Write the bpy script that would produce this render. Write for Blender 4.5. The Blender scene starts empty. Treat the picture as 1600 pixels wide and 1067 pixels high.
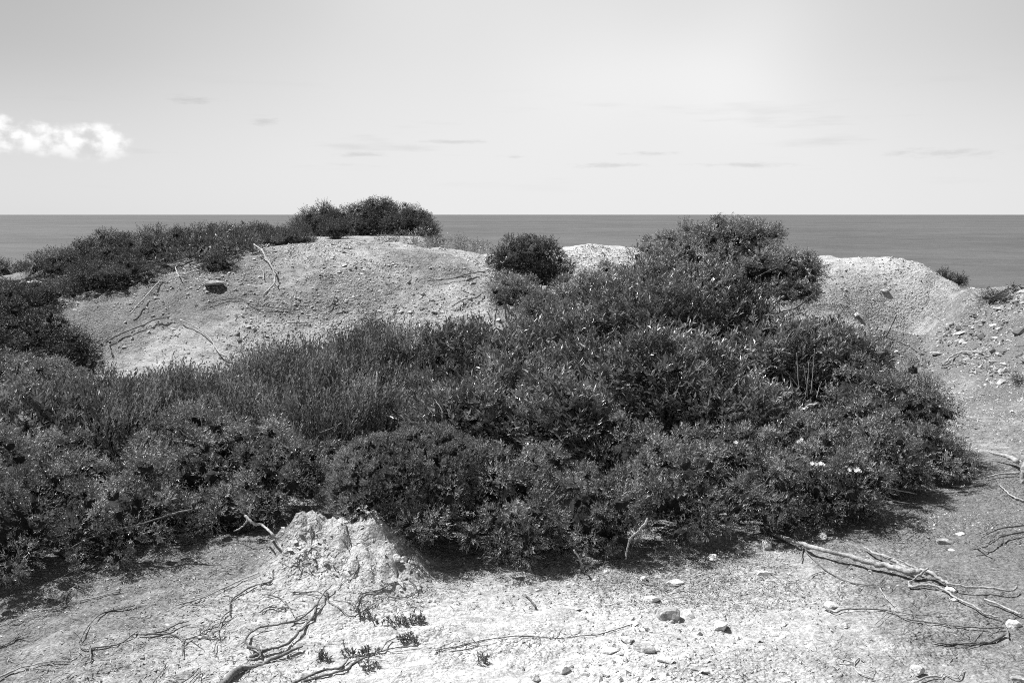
import bpy, math, random
import numpy as np
from mathutils import Vector

random.seed(7)
RNG = np.random.default_rng(11)
scene = bpy.context.scene
COL = scene.collection

# ------------------------------------------------------------------ camera
EYE = 1.65
FPX = 1555.6                      # focal length in photo pixels (35 mm lens)
PITCH = math.atan(198.5 / FPX)
cam_data = bpy.data.cameras.new('camera')
cam_data.lens = 35.0
cam_data.sensor_width = 36.0
cam_data.clip_end = 200000.0
cam_data.clip_start = 0.05
cam = bpy.data.objects.new('camera', cam_data)
COL.objects.link(cam)
cam.location = (0, 0, EYE)
cam.rotation_euler = (math.radians(90) - PITCH, 0, 0)
scene.camera = cam

# ------------------------------------------------------------------ light
SUN_ELEV = math.radians(57)
SUN_AZ = math.radians(-63)        # measured from +Y (view direction) towards +X
sun_dir = Vector((math.sin(SUN_AZ) * math.cos(SUN_ELEV), math.cos(SUN_AZ) * math.cos(SUN_ELEV), math.sin(SUN_ELEV)))
sl = bpy.data.lights.new('sun', 'SUN')
sl.energy = 5.0
sl.angle = math.radians(0.5)
sl.color = (1, 1, 1)
so = bpy.data.objects.new('sun', sl)
COL.objects.link(so)
so.location = (-20, 20, 30)
so.rotation_euler = sun_dir.to_track_quat('Z', 'Y').to_euler()

world = bpy.data.worlds.new('World')
scene.world = world
world.use_nodes = True
wn, wl = world.node_tree.nodes, world.node_tree.links
wn.clear()


class NT:
    """tiny helper for building node graphs"""
    def __init__(self, tree):
        self.t = tree

    def n(self, kind, **kw):
        nd = self.t.nodes.new(kind)
        for k, v in kw.items():
            setattr(nd, k, v)
        return nd

    def put(self, sock, v):
        if isinstance(v, bpy.types.NodeSocket):
            self.t.links.new(v, sock)
        elif v is not None:
            sock.default_value = v

    def math(self, op, a, b=None, c=None, clamp=False):
        nd = self.n('ShaderNodeMath', operation=op, use_clamp=clamp)
        self.put(nd.inputs[0], a)
        if b is not None:
            self.put(nd.inputs[1], b)
        if c is not None:
            self.put(nd.inputs[2], c)
        return nd.outputs[0]

    def noise(self, vec, scale, detail=4, rough=0.55, dist=0.0):
        nd = self.n('ShaderNodeTexNoise')
        self.put(nd.inputs['Vector'], vec)
        nd.inputs['Scale'].default_value = scale
        nd.inputs['Detail'].default_value = detail
        nd.inputs['Roughness'].default_value = rough
        nd.inputs['Distortion'].default_value = dist
        return nd.outputs['Fac']

    def vor(self, vec, scale, feature='F1', rnd=1.0):
        nd = self.n('ShaderNodeTexVoronoi', feature=feature)
        self.put(nd.inputs['Vector'], vec)
        nd.inputs['Scale'].default_value = scale
        nd.inputs['Randomness'].default_value = rnd
        return nd

    def ramp(self, fac, a, b, va=0.0, vb=1.0, smooth=True):
        nd = self.n('ShaderNodeMapRange', interpolation_type='SMOOTHSTEP' if smooth else 'LINEAR')
        nd.clamp = True
        self.put(nd.inputs[0], fac)
        nd.inputs[1].default_value = a
        nd.inputs[2].default_value = b
        nd.inputs[3].default_value = va
        nd.inputs[4].default_value = vb
        return nd.outputs[0]

    def mix(self, fac, a, b):
        nd = self.n('ShaderNodeMix', data_type='FLOAT')
        self.put(nd.inputs[0], fac)
        self.put(nd.inputs[2], a)
        self.put(nd.inputs[3], b)
        return nd.outputs[0]


W = NT(world.node_tree)
sky = W.n('ShaderNodeTexSky', sky_type='NISHITA')
sky.sun_disc = False
sky.sun_elevation = SUN_ELEV
sky.sun_rotation = SUN_AZ
sky.altitude = 30
sky.dust_density = 1.5
# panchromatic film behind a yellow filter: the blue counts for little
sep = W.n('ShaderNodeSeparateColor')
wl.new(sky.outputs[0], sep.inputs[0])
bw = W.math('ADD', W.math('MULTIPLY', sep.outputs[0], 0.45),
            W.math('ADD', W.math('MULTIPLY', sep.outputs[1], 0.45), W.math('MULTIPLY', sep.outputs[2], 0.10)))
tc = W.n('ShaderNodeTexCoord')
sx = W.n('ShaderNodeSeparateXYZ')
wl.new(tc.outputs['Generated'], sx.inputs[0])
az = W.math('ARCTAN2', sx.outputs[0], sx.outputs[1])
el = W.math('ARCSINE', sx.outputs[2])
azel = W.n('ShaderNodeCombineXYZ')
wl.new(az, azel.inputs[0])
wl.new(el, azel.inputs[1])
AE = azel.outputs[0]


def stretched(sxv, syv, off=(0, 0, 0)):
    m = W.n('ShaderNodeMapping')
    wl.new(AE, m.inputs[0])
    m.inputs['Scale'].default_value = (sxv, syv, 1)
    m.inputs['Location'].default_value = off
    return m.outputs[0]


# thin high veil: whitens broad parts of the sky
veil = W.ramp(W.noise(stretched(1.0, 1.5, (0.35, 0.2, 0)), 1.0, 3, 0.5), 0.38, 0.62)
gap = W.ramp(az, -0.66, 0.05)                      # the veil thins out towards the left
gap2 = W.ramp(az, 0.62, 0.20, 0.55, 1.0)
lowness = W.ramp(el, 0.55, 0.02, 0.08, 1.0)
veilf = W.math('MULTIPLY', W.math('MULTIPLY', W.math('MULTIPLY', gap, gap2), lowness), W.math('MULTIPLY_ADD', veil, 0.35, 0.65))
BASE_K = 1.0
s1 = W.math('MULTIPLY', bw, BASE_K)
s1 = W.mix(W.math('MULTIPLY', veilf, 1.2, clamp=True), s1, 10.6)
hz = W.ramp(el, 0.16, 0.0, 0.0, 0.75)               # sea haze low over the horizon
s1 = W.mix(hz, s1, 9.3)
# flat grey streaks low over the sea
wisps = None
st = W.noise(stretched(5.0, 42.0, (2.1, 0.4, 0)), 1.0, 4, 0.55)
band = W.math('MULTIPLY', W.ramp(el, 0.015, 0.05), W.ramp(el, 0.14, 0.08))
stf = W.math('MULTIPLY', W.ramp(st, 0.56, 0.72), band)
s2 = W.math('MULTIPLY', s1, W.math('SUBTRACT', 1.0, W.math('MULTIPLY', stf, 0.10)))


def puff(azd, eld, ra, re):
    a = W.math('DIVIDE', W.math('SUBTRACT', az, math.radians(azd)), math.radians(ra))
    e = W.math('DIVIDE', W.math('SUBTRACT', el, math.radians(eld)), math.radians(re))
    return W.math('SUBTRACT', 1.0, W.math('SQRT', W.math('ADD', W.math('MULTIPLY', a, a), W.math('MULTIPLY', e, e))))


for a_, e_, ra_, re_ in ((-17.4, 6.1, 1.9, .28), (-13.7, 5.0, 1.0, .25), (-2.9, 4.05, 2.6, .18), (-8.5, 3.3, 2.2, .18), (0.0, 3.2, .9, .12), (7.6, 3.35, 1.8, .16), (5.6, 2.75, 2.6, .2),
                         (13.2, 2.7, 3.8, .2), (23.0, 3.15, 3.4, .32), (35.0, 3.4, 3.5, .3), (-36.0, 6.0, 3.0, .3), (70.0, 4.5, 5.0, .4), (-80.0, 4.0, 5.0, .4), (150.0, 4.5, 6.0, .4)):
    p_ = puff(a_, e_, ra_, re_)
    wisps = p_ if wisps is None else W.math('MAXIMUM', wisps, p_)
wz = W.noise(stretched(40.0, 160.0), 1.0, 4, 0.6)
wf = W.ramp(W.math('ADD', wisps, W.math('MULTIPLY', W.math('SUBTRACT', wz, .5), 3.0)), 0.0, 1.3)
s2 = W.math('MULTIPLY', s2, W.math('SUBTRACT', 1.0, W.math('MULTIPLY', wf, 0.15)))
# cumulus bank standing over the horizon at the left, flat-bottomed
cum = None
for a_, e_, ra_, re_ in ((-27.2, 4.0, 2.0, 1.3), (-24.7, 3.8, 1.6, 1.1), (-23.5, 3.6, 1.1, 0.9), (-22.3, 3.7, 1.9, 1.25),
                         (-31.5, 4.2, 2.6, 1.5), (-37.0, 3.8, 2.4, 1.1), (46.0, 3.9, 3.0, 1.4),
                         (63.0, 4.0, 2.6, 1.2), (-70.0, 4.4, 3.8, 1.7), (120.0, 4.2, 4.0, 1.6), (175.0, 4.2, 4.0, 1.6), (-130.0, 4.0, 4.0, 1.5)):
    p_ = puff(a_, e_, ra_, re_)
    cum = p_ if cum is None else W.math('MAXIMUM', cum, p_)
cn = W.noise(stretched(1.0, 1.3), 62.0, 4, 0.5)
cumf = W.math('ADD', cum, W.math('MULTIPLY', W.math('SUBTRACT', cn, 0.5), 0.85))
cumf = W.math('MULTIPLY', W.ramp(cumf, 0.02, 0.55), W.ramp(el, math.radians(2.35), math.radians(3.0)))
cbright = W.mix(W.math('MULTIPLY', W.ramp(cn, 0.30, 0.62), W.ramp(el, math.radians(2.4), math.radians(3.9), .35, 1.0)), 7.6, 11.8)
s3 = W.mix(W.math('MULTIPLY', cumf, 0.9), s2, cbright)
ccol = W.n('ShaderNodeCombineColor')
for i_ in range(3):
    wl.new(s3, ccol.inputs[i_])
bg = W.n('ShaderNodeBackground')
wl.new(ccol.outputs[0], bg.inputs[0])
bg.inputs[1].default_value = 0.058
wo = W.n('ShaderNodeOutputWorld')
wl.new(bg.outputs[0], wo.inputs[0])

vs = scene.view_settings
scene.display_settings.display_device = 'sRGB'
vs.view_transform = 'Standard'
vs.look = 'None'
vs.gamma = 1.0
vs.exposure = 0.65
vs.use_curve_mapping = False
scene.cycles.use_denoising = False
scene.cycles.max_bounces = 4
scene.cycles.diffuse_bounces = 2
scene.cycles.transparent_max_bounces = 4
scene.render.film_transparent = False
scene.cycles.filter_width = 1.0


# ------------------------------------------------------------------ small tools
def ray(px, py):
    xr = (np.asarray(px, float) - 800.0) / FPX
    yr = -(np.asarray(py, float) - 533.5) / FPX
    dx = xr
    dy = math.cos(PITCH) + yr * math.sin(PITCH)
    dz = -math.sin(PITCH) + yr * math.cos(PITCH)
    return dx, dy, dz


def at(px, py, d):
    """point seen at photo pixel (px, py), d metres in front of the camera"""
    dx, dy, dz = ray(px, py)
    k = np.asarray(d, float) / dy
    return np.stack([dx * k, dy * k, EYE + dz * k], -1)


def at_z(px, py, z):
    dx, dy, dz = ray(px, py)
    k = (z - EYE) / dz
    return np.array([dx * k, dy * k, z])


def _hash(ix, iy, iz):
    h = (ix.astype(np.int64) * 374761393 + iy.astype(np.int64) * 668265263 + iz.astype(np.int64) * 2147483647) & 0x7fffffff
    h = ((h ^ (h >> 13)) * 1274126177) & 0x7fffffff
    h = (h ^ (h >> 16)) & 0xffff
    return h / 65535.0


def vnoise(p):
    p = np.asarray(p, float)
    i = np.floor(p).astype(np.int64)
    f = p - i
    f = f * f * f * (f * (f * 6 - 15) + 10)
    r = 0
    for a in (0, 1):
        for b in (0, 1):
            for c in (0, 1):
                w = (f[..., 0] if a else 1 - f[..., 0]) * (f[..., 1] if b else 1 - f[..., 1]) * (f[..., 2] if c else 1 - f[..., 2])
                r = r + w * _hash(i[..., 0] + a, i[..., 1] + b, i[..., 2] + c)
    return r * 2 - 1


def fbm(p, oct=4, gain=0.5, lac=2.03):
    p = np.asarray(p, float)
    a, s, t = 1.0, 0.0, 0.0
    for o in range(oct):
        s = s + a * vnoise(p + o * 17.3)
        t += a
        a *= gain
        p = p * lac
    return s / t


def nrm(v):
    return v / np.maximum(np.linalg.norm(v, axis=-1, keepdims=True), 1e-9)


def mesh_from(name, verts, faces, smooth=False):
    """faces: (n,3) or (n,4) int array, or None for a soup of triangles"""
    me = bpy.data.meshes.new(name)
    verts = np.ascontiguousarray(verts, dtype=np.float32).reshape(-1, 3)
    if faces is None:
        faces = np.arange(len(verts)).reshape(-1, 3)
    faces = np.ascontiguousarray(faces, dtype=np.int32)
    k = faces.shape[1]
    me.vertices.add(len(verts))
    me.vertices.foreach_set('co', verts.ravel())
    me.loops.add(faces.size)
    me.loops.foreach_set('vertex_index', faces.ravel())
    me.polygons.add(len(faces))
    me.polygons.foreach_set('loop_start', np.arange(0, faces.size, k, dtype=np.int32))
    me.update(calc_edges=True)
    me.polygons.foreach_set('use_smooth', np.full(len(faces), smooth))
    me.validate()
    return me


def link(name, me, mat, parent=None, loc=None):
    o = bpy.data.objects.new(name, me)
    COL.objects.link(o)
    if mat is not None:
        me.materials.append(mat)
    if loc is not None:
        o.location = loc
    if parent is not None:
        o.parent = parent
    return o


def tag(o, label=None, cat=None, group=None, kind=None):
    if label:
        o['label'] = label
    if cat:
        o['category'] = cat
    if group:
        o['group'] = group
    if kind:
        o['kind'] = kind
    return o


def empty(name, loc, label, cat, group=None):
    o = bpy.data.objects.new(name, None)
    o.empty_display_size = 0.1
    COL.objects.link(o)
    o.location = loc
    return tag(o, label, cat, group)


# ------------------------------------------------------------------ materials (a black-and-white world: everything is grey)
def new_mat(name):
    m = bpy.data.materials.new(name)
    m.use_nodes = True
    m.node_tree.nodes.clear()
    return m, NT(m.node_tree)


def grey(T, v):
    c = T.n('ShaderNodeCombineColor')
    for i in range(3):
        T.put(c.inputs[i], v)
    return c.outputs[0]


def out(T, sh):
    o = T.n('ShaderNodeOutputMaterial')
    T.t.links.new(sh, o.inputs[0])


def leaf_mat(name, lo, hi, rough, transl, spec=0.5, clump=3.0):
    m, T = new_mat(name)
    geo = T.n('ShaderNodeNewGeometry')
    tcn = T.n('ShaderNodeTexCoord')
    tn = T.n('ShaderNodeAttribute', attribute_name='tint')
    rnd = T.math('ADD', T.math('MULTIPLY', tn.outputs['Fac'], 0.75), T.math('MULTIPLY', geo.outputs['Random Per Island'], 0.25))
    cl = T.noise(tcn.outputs['Object'], clump, 3, 0.6)
    f = T.math('ADD', T.math('MULTIPLY', rnd, 0.65), T.math('MULTIPLY', T.ramp(cl, 0.3, 0.7), 0.35))
    v = T.mix(T.math('POWER', f, 2.1), lo, hi)
    p = T.n('ShaderNodeBsdfPrincipled')
    T.put(p.inputs['Base Color'], grey(T, v))
    p.inputs['Roughness'].default_value = rough
    p.inputs['Specular IOR Level'].default_value = spec
    tr = T.n('ShaderNodeBsdfTranslucent')
    T.put(tr.inputs[0], grey(T, T.math('MULTIPLY', v, 1.1)))
    mx = T.n('ShaderNodeMixShader')
    mx.inputs[0].default_value = transl
    T.t.links.new(p.outputs[0], mx.inputs[1])
    T.t.links.new(tr.outputs[0], mx.inputs[2])
    out(T, mx.outputs[0])
    return m


def wood_mat(name, lo, hi, scale=30):
    m, T = new_mat(name)
    tcn = T.n('ShaderNodeTexCoord')
    n1 = T.noise(tcn.outputs['Object'], scale, 5, 0.65, 0.4)
    n2 = T.noise(tcn.outputs['Object'], scale * 5, 3, 0.6)
    v = T.mix(T.ramp(T.math('ADD', T.math('MULTIPLY', n1, 0.6), T.math('MULTIPLY', n2, 0.4)), 0.35, 0.65), lo, hi)
    p = T.n('ShaderNodeBsdfPrincipled')
    T.put(p.inputs['Base Color'], grey(T, v))
    p.inputs['Roughness'].default_value = 0.85
    p.inputs['Specular IOR Level'].default_value = 0.2
    b = T.n('ShaderNodeBump')
    b.inputs['Strength'].default_value = 0.6
    b.inputs['Distance'].default_value = 0.004
    T.put(b.inputs['Height'], n2)
    T.t.links.new(b.outputs[0], p.inputs['Normal'])
    out(T, p.outputs[0])
    return m


def stone_mat(name, lo, hi):
    m, T = new_mat(name)
    tcn = T.n('ShaderNodeTexCoord')
    oi = T.n('ShaderNodeObjectInfo')
    n1 = T.noise(tcn.outputs['Object'], 28, 6, 0.65)
    n2 = T.noise(tcn.outputs['Object'], 130, 4, 0.6)
    v = T.mix(T.ramp(T.math('ADD', T.math('MULTIPLY', n1, 0.65), T.math('MULTIPLY', n2, 0.35)), 0.36, 0.62), lo, hi)
    v = T.math('MULTIPLY', v, T.math('MULTIPLY_ADD', oi.outputs['Random'], 0.25, 0.85))
    p = T.n('ShaderNodeBsdfPrincipled')
    T.put(p.inputs['Base Color'], grey(T, v))
    p.inputs['Roughness'].default_value = 0.92
    p.inputs['Specular IOR Level'].default_value = 0.15
    b = T.n('ShaderNodeBump')
    b.inputs['Strength'].default_value = 0.8
    b.inputs['Distance'].default_value = 0.01
    T.put(b.inputs['Height'], T.math('ADD', n1, T.math('MULTIPLY', n2, 0.4)))
    T.t.links.new(b.outputs[0], p.inputs['Normal'])
    out(T, p.outputs[0])
    return m


def island_mat(name, lo, hi, rough=0.9):
    m, T = new_mat(name)
    geo = T.n('ShaderNodeNewGeometry')
    v = T.mix(T.math('POWER', geo.outputs['Random Per Island'], 1.2), lo, hi)
    p = T.n('ShaderNodeBsdfPrincipled')
    T.put(p.inputs['Base Color'], grey(T, v))
    p.inputs['Roughness'].default_value = rough
    p.inputs['Specular IOR Level'].default_value = 0.15
    out(T, p.outputs[0])
    return m


def ground_mat():
    m, T = new_mat('marl_ground')
    tcn = T.n('ShaderNodeTexCoord')
    co = tcn.outputs['Object']
    at_ = T.n('ShaderNodeAttribute', attribute_name='litter')
    lit = at_.outputs['Fac']
    # strata lines run slantwise: stretch one noise along them
    mp = T.n('ShaderNodeMapping')
    T.t.links.new(co, mp.inputs[0])
    mp.inputs['Rotation'].default_value = (0, 0, math.radians(-32))
    mp.inputs['Scale'].default_value = (3.0, 14.0, 10.0)
    strat = T.noise(mp.outputs[0], 1.6, 5, 0.65, 0.6)
    n_big = T.noise(co, 1.3, 5, 0.6)
    n_mid = T.noise(co, 9, 6, 0.68)
    n_fine = T.noise(co, 60, 5, 0.7)
    n_grit = T.noise(co, 170, 3, 0.7)
    v1 = T.vor(co, 34)
    v2 = T.vor(co, 85)
    # pale marl
    a = T.math('ADD', T.math('MULTIPLY', n_mid, 0.35), T.math('ADD', T.math('MULTIPLY', n_fine, 0.4), T.math('MULTIPLY', strat, 0.25)))
    pale = T.mix(T.ramp(a, 0.36, 0.60), 0.26, 0.60)
    # litter-strewn grey soil
    dark = T.mix(T.ramp(T.math('ADD', T.math('MULTIPLY', n_fine, 0.5), T.math('MULTIPLY', n_grit, 0.5)), 0.36, 0.62), 0.07, 0.25)
    lf = T.math('ADD', lit, T.math('ADD', T.math('MULTIPLY', T.math('SUBTRACT', n_mid, 0.5), 1.3), T.math('MULTIPLY', T.math('SUBTRACT', n_big, 0.5), 0.7)))
    lf = T.ramp(lf, 0.08, 0.72)
    v = T.mix(lf, pale, dark)
    # embedded pebbles of differing colour; the shade in pits is painted as dark spots
    pits = T.ramp(T.vor(co, 55).outputs['Distance'], 0.13, 0.22, 0.55, 1.0)
    pitmask = T.ramp(T.noise(co, 4.0, 3, 0.6), 0.45, 0.6)
    v = T.math('MULTIPLY', v, T.mix(pitmask, 1.0, pits))
    sep1 = T.n('ShaderNodeSeparateColor')
    T.t.links.new(v2.outputs['Color'], sep1.inputs[0])
    v = T.math('MULTIPLY', v, T.math('MULTIPLY_ADD', sep1.outputs[0], 0.3, 0.85))
    p = T.n('ShaderNodeBsdfPrincipled')
    T.put(p.inputs['Base Color'], grey(T, v))
    p.inputs['Roughness'].default_value = 0.95
    p.inputs['Specular IOR Level'].default_value = 0.1
    h = T.math('ADD', T.math('MULTIPLY', n_mid, 0.9), T.math('ADD', T.math('MULTIPLY', n_fine, 0.3), T.math('MULTIPLY', n_grit, 0.07)))
    peb = T.ramp(n_big, .42, .62, .08, .5)
    h = T.math('SUBTRACT', h, T.math('MULTIPLY', v1.outputs['Distance'], peb))
    h = T.math('SUBTRACT', h, T.math('MULTIPLY', v2.outputs['Distance'], T.math('MULTIPLY', peb, .6)))
    wv = T.n('ShaderNodeVectorMath', operation='MULTIPLY_ADD')
    nv = T.n('ShaderNodeTexNoise')
    T.put(nv.inputs['Vector'], co)
    nv.inputs['Scale'].default_value = 14
    T.put(wv.inputs[0], nv.outputs['Color'])
    wv.inputs[1].default_value = (.12, .12, .12)
    T.put(wv.inputs[2], co)
    crk = T.vor(wv.outputs[0], 11, 'DISTANCE_TO_EDGE')
    h = T.math('ADD', h, T.math('MULTIPLY', T.ramp(crk.outputs['Distance'], 0.0, 0.09), T.ramp(n_big, .45, .65, .02, .25)))
    h = T.math('ADD', h, T.math('MULTIPLY', strat, 0.5))
    b = T.n('ShaderNodeBump')
    b.inputs['Strength'].default_value = 1.0
    b.inputs['Distance'].default_value = 0.03
    T.put(b.inputs['Height'], h)
    T.t.links.new(b.outputs[0], p.inputs['Normal'])
    out(T, p.outputs[0])
    return m


def sea_mat():
    m, T = new_mat('sea_water')
    tcn = T.n('ShaderNodeTexCoord')
    mp = T.n('ShaderNodeMapping')
    T.t.links.new(tcn.outputs['Object'], mp.inputs[0])
    mp.inputs['Scale'].default_value = (1.0, 1.0, 1.0)
    n1 = T.noise(mp.outputs[0], 0.12, 6, 0.7)
    n2 = T.noise(mp.outputs[0], 0.02, 8, 0.75)
    n3 = T.noise(mp.outputs[0], 0.0016, 6, 0.65)
    v = T.mix(T.ramp(T.math('ADD', T.math('MULTIPLY', n2, 0.5), T.math('MULTIPLY', n3, 0.5)), 0.36, 0.64), 0.072, 0.122)
    p = T.n('ShaderNodeBsdfPrincipled')
    T.put(p.inputs['Base Color'], grey(T, v))
    p.inputs['Roughness'].default_value = 0.55
    p.inputs['Specular IOR Level'].default_value = 0.12
    b = T.n('ShaderNodeBump')
    b.inputs['Strength'].default_value = 1.0
    b.inputs['Distance'].default_value = 1.2
    T.put(b.inputs['Height'], n1)
    T.t.links.new(b.outputs[0], p.inputs['Normal'])
    out(T, p.outputs[0])
    return m


M_GROUND = ground_mat()
M_SEA = sea_mat()
M_JUN = leaf_mat('juniper_needles', 0.05, 0.56, 0.45, 0.22, 0.5, 5.0)
M_FAR = leaf_mat('far_scrub_leaves', 0.025, 0.19, 0.6, 0.2, 0.3, 2.0)
M_MAST = leaf_mat('leathery_leaves', 0.04, 0.58, 0.36, 0.2, 0.55, 3.0)
M_ROD = leaf_mat('upright_shoot_leaves', 0.04, 0.52, 0.5, 0.25, 0.4, 3.0)
M_HEATH = leaf_mat('fine_heath_leaves', 0.06, 0.44, 0.55, 0.2, 0.3, 6.0)
M_SUCC = leaf_mat('succulent_leaves', 0.12, 0.6, 0.5, 0.15, 0.4, 40.0)
M_INNER = wood_mat('dark_occluder', 0.012, 0.035, 60)  # near black, so the gaps between tufts look shaded
M_DEADG = wood_mat('weathered_branch', 0.16, 0.45)
M_DEAD = wood_mat('bleached_wood', 0.2, 0.5)
M_ROOT = wood_mat('grey_root_bark', 0.07, 0.24)
M_BARK = wood_mat('dark_bark', 0.06, 0.18)
M_STONE = stone_mat('limestone', 0.34, 0.75)
M_STONE_D = stone_mat('weathered_grey_stone', 0.18, 0.5)
M_PEB = island_mat('pebbles', 0.26, 0.56)
M_RUB = island_mat('dark_rubble', 0.08, 0.42)
M_LIT = island_mat('leaf_litter', 0.10, 0.55)
M_PETAL = island_mat('white_petals', 0.5, 0.75, 0.6)

# ------------------------------------------------------------------ terrain
CP = []


def D(px, py, d):
    CP.append(at(px, py, d))


def Z(px, py, z):
    CP.append(at_z(px, py, z))


def Pw(x, y, z):
    CP.append(np.array([x, y, z], float))


# foreground
for a in ((-300, 1067, -.1), (0, 1067, -.06), (400, 1067, -.02), (800, 1067, 0), (1200, 1067, 0), (1600, 1067, .02), (1900, 1067, .1),
          (0, 960, -.05), (250, 930, 0), (450, 960, 0), (700, 930, 0), (1000, 940, 0), (1300, 940, .02), (1600, 930, .05),
          (0, 870, -.02), (300, 850, .03), (700, 860, .02), (1100, 850, .02), (1400, 800, .05), (1600, 800, .07),
          (1600, 720, .12), (1500, 700, .08), (1560, 650, .10), (1480, 610, .08), (1440, 560, .10), (1430, 530, .16)):
    Z(*a)
# hidden ground below the thicket
for a in ((-3.5, 6, 0), (-2, 6, 0), (0, 6, .03), (2.2, 6.5, .05), (-1, 7.5, .05), (1.5, 8, .06), (0, 8.5, .08), (-4.5, 7.8, .1),
          (-3, 8.6, .12), (-1.5, 9.2, .12), (0.5, 9.6, .12), (2.5, 9.5, .08), (3.4, 10.2, .12)):
    Pw(*a)
# left scree mound
for a in ((150, 572, 9.9), (250, 545, 10.2), (400, 540, 10.4), (600, 515, 10.6), (760, 485, 10.9), (250, 500, 10.75), (400, 480, 11.0),
          (550, 450, 11.4), (700, 445, 11.5), (140, 520, 10.5), (200, 460, 11.3), (320, 430, 11.8), (450, 410, 12.1), (600, 405, 12.2), (720, 410, 12.3),
          (60, 500, 10.6), (100, 478, 11.2), (250, 425, 12.2), (400, 393, 12.9), (480, 385, 13.0), (550, 382, 13.0), (620, 387, 13.0),
          (700, 396, 13.0), (760, 402, 13.0), (830, 402, 13.2), (900, 389, 13.3), (980, 390, 13.4), (1100, 395, 13.5), (1250, 398, 13.4),
          (900, 440, 12.2), (1000, 450, 12.2), (1150, 460, 12.0)):
    D(*a)
# right ridge and path
for a in ((1300, 404, 13.4), (1360, 411, 13.2), (1420, 416, 13.0), (1470, 436, 12.7), (1530, 467, 12.2), (1350, 450, 12.4), (1430, 455, 12.2),
          (1280, 500, 11.7), (1380, 510, 11.4), (1470, 482, 11.7), (1250, 460, 12.2), (1530, 505, 10.9), (1600, 520, 9.7), (1600, 465, 10.6),
          (1560, 478, 11.0), (1600, 590, 8.7), (1540, 560, 9.5), (1700, 520, 9.0), (1700, 420, 10.5)):
    D(*a)
# behind the crest
for a in ((-9, 8, -.2), (-9, 11, -.3), (-12, 12, -4), (-7.2, 10.5, .55), (-6.2, 11.6, .85), (-5, 12.8, 1.05), (-8, 14, -.2), (-6, 16, .5), (-4, 15, 1.0), (-3.6, 18, 1.08), (-6, 19, .8),
          (-2, 15.5, .98), (-0.6, 15, .75), (1, 15, .6), (2.5, 15, .55), (4.2, 15, .35), (5.6, 14.2, .0), (6.8, 14, -.3), (8, 13.5, -.4),
          (0, 17, -1.2), (3, 17.5, -1.6), (6, 17, -2.2), (9, 16, -2.5), (-9, 19, -2), (-1, 19, .3), (0.2, 22, -2.5),
          (7, 9, 1.1), (9, 9, 1.3), (9, 4, .8), (12, 8, 1.0), (6, 3, .25), (14, 12, -1.5), (-7, 5, .0), (-7, 2, -.1), (-12, 5, -.4)):
    Pw(*a)
# far headland
for a in ((480, 367, 20), (540, 366, 22), (600, 369, 22), (660, 374, 22), (560, 368, 25), (640, 372, 26), (500, 366, 25), (560, 370, 29), (640, 374, 29), (500, 370, 29), (680, 376, 27)):
    D(*a)
for a in ((-6.5, 33, .2), (-2.9, 33, .0), (-1.4, 28.5, -.8), (-1.2, 25, -1.2), (-8.6, 26, .2), (-10, 30, -1.5), (-8, 22, .3), (-5, 38, -3), (-2, 38, -4), (0, 32, -6), (3, 28, -8),
          (-12, 40, -10), (0, 45, -14), (15, 30, -12), (-18, 25, -10), (25, 15, -8), (-25, 8, -8), (25, 0, 1), (-25, -5, 0), (0, -4, 0), (0, -15, .3), (15, -15, .8), (-15, -15, .2),
          (-4, 0, -.05), (4, 0, .08), (0, 1.5, 0)):
    Pw(*a)
CP = np.array(CP)
_c = 0.7


def _ker(d2):
    return np.sqrt(d2 + _c * _c)


_P = CP[:, :2]
_K = _ker(((_P[:, None] - _P[None]) ** 2).sum(-1))
_n = len(_P)
_A = np.zeros((_n + 3, _n + 3))
_A[:_n, :_n] = _K + np.eye(_n) * -0.004
_A[:_n, _n] = 1
_A[:_n, _n + 1:] = _P
_A[_n, :_n] = 1
_A[_n + 1:, :_n] = _P.T
_w = np.linalg.solve(_A, np.concatenate([CP[:, 2], np.zeros(3)]))


def base_z(x, y):
    x = np.asarray(x, float)
    y = np.asarray(y, float)
    sh = x.shape
    x, y = x.ravel(), y.ravel()
    z = np.empty_like(x)
    for i in range(0, len(x), 20000):
        xs, ys = x[i:i + 20000], y[i:i + 20000]
        k = _ker((xs[:, None] - _P[None, :, 0]) ** 2 + (ys[:, None] - _P[None, :, 1]) ** 2)
        z[i:i + 20000] = k @ _w[:_n] + _w[_n] + _w[_n + 1] * xs + _w[_n + 2] * ys
    r = np.hypot(x, y)
    z = z - np.clip(np.where(y > 0, r - 36, r - 60), 0, None) ** 1.5 * 0.25
    cap = 1.08
    over = np.where(y > 15.5, z - cap, -1)
    z = np.where(over > -.1, cap - .1 + .1 * np.tanh((over + .1) / .1 * .8), z)
    return z.reshape(sh)


def sstep(a, b, v):
    t = np.clip((v - a) / (b - a), 0, 1)
    return t * t * (3 - 2 * t)


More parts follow.
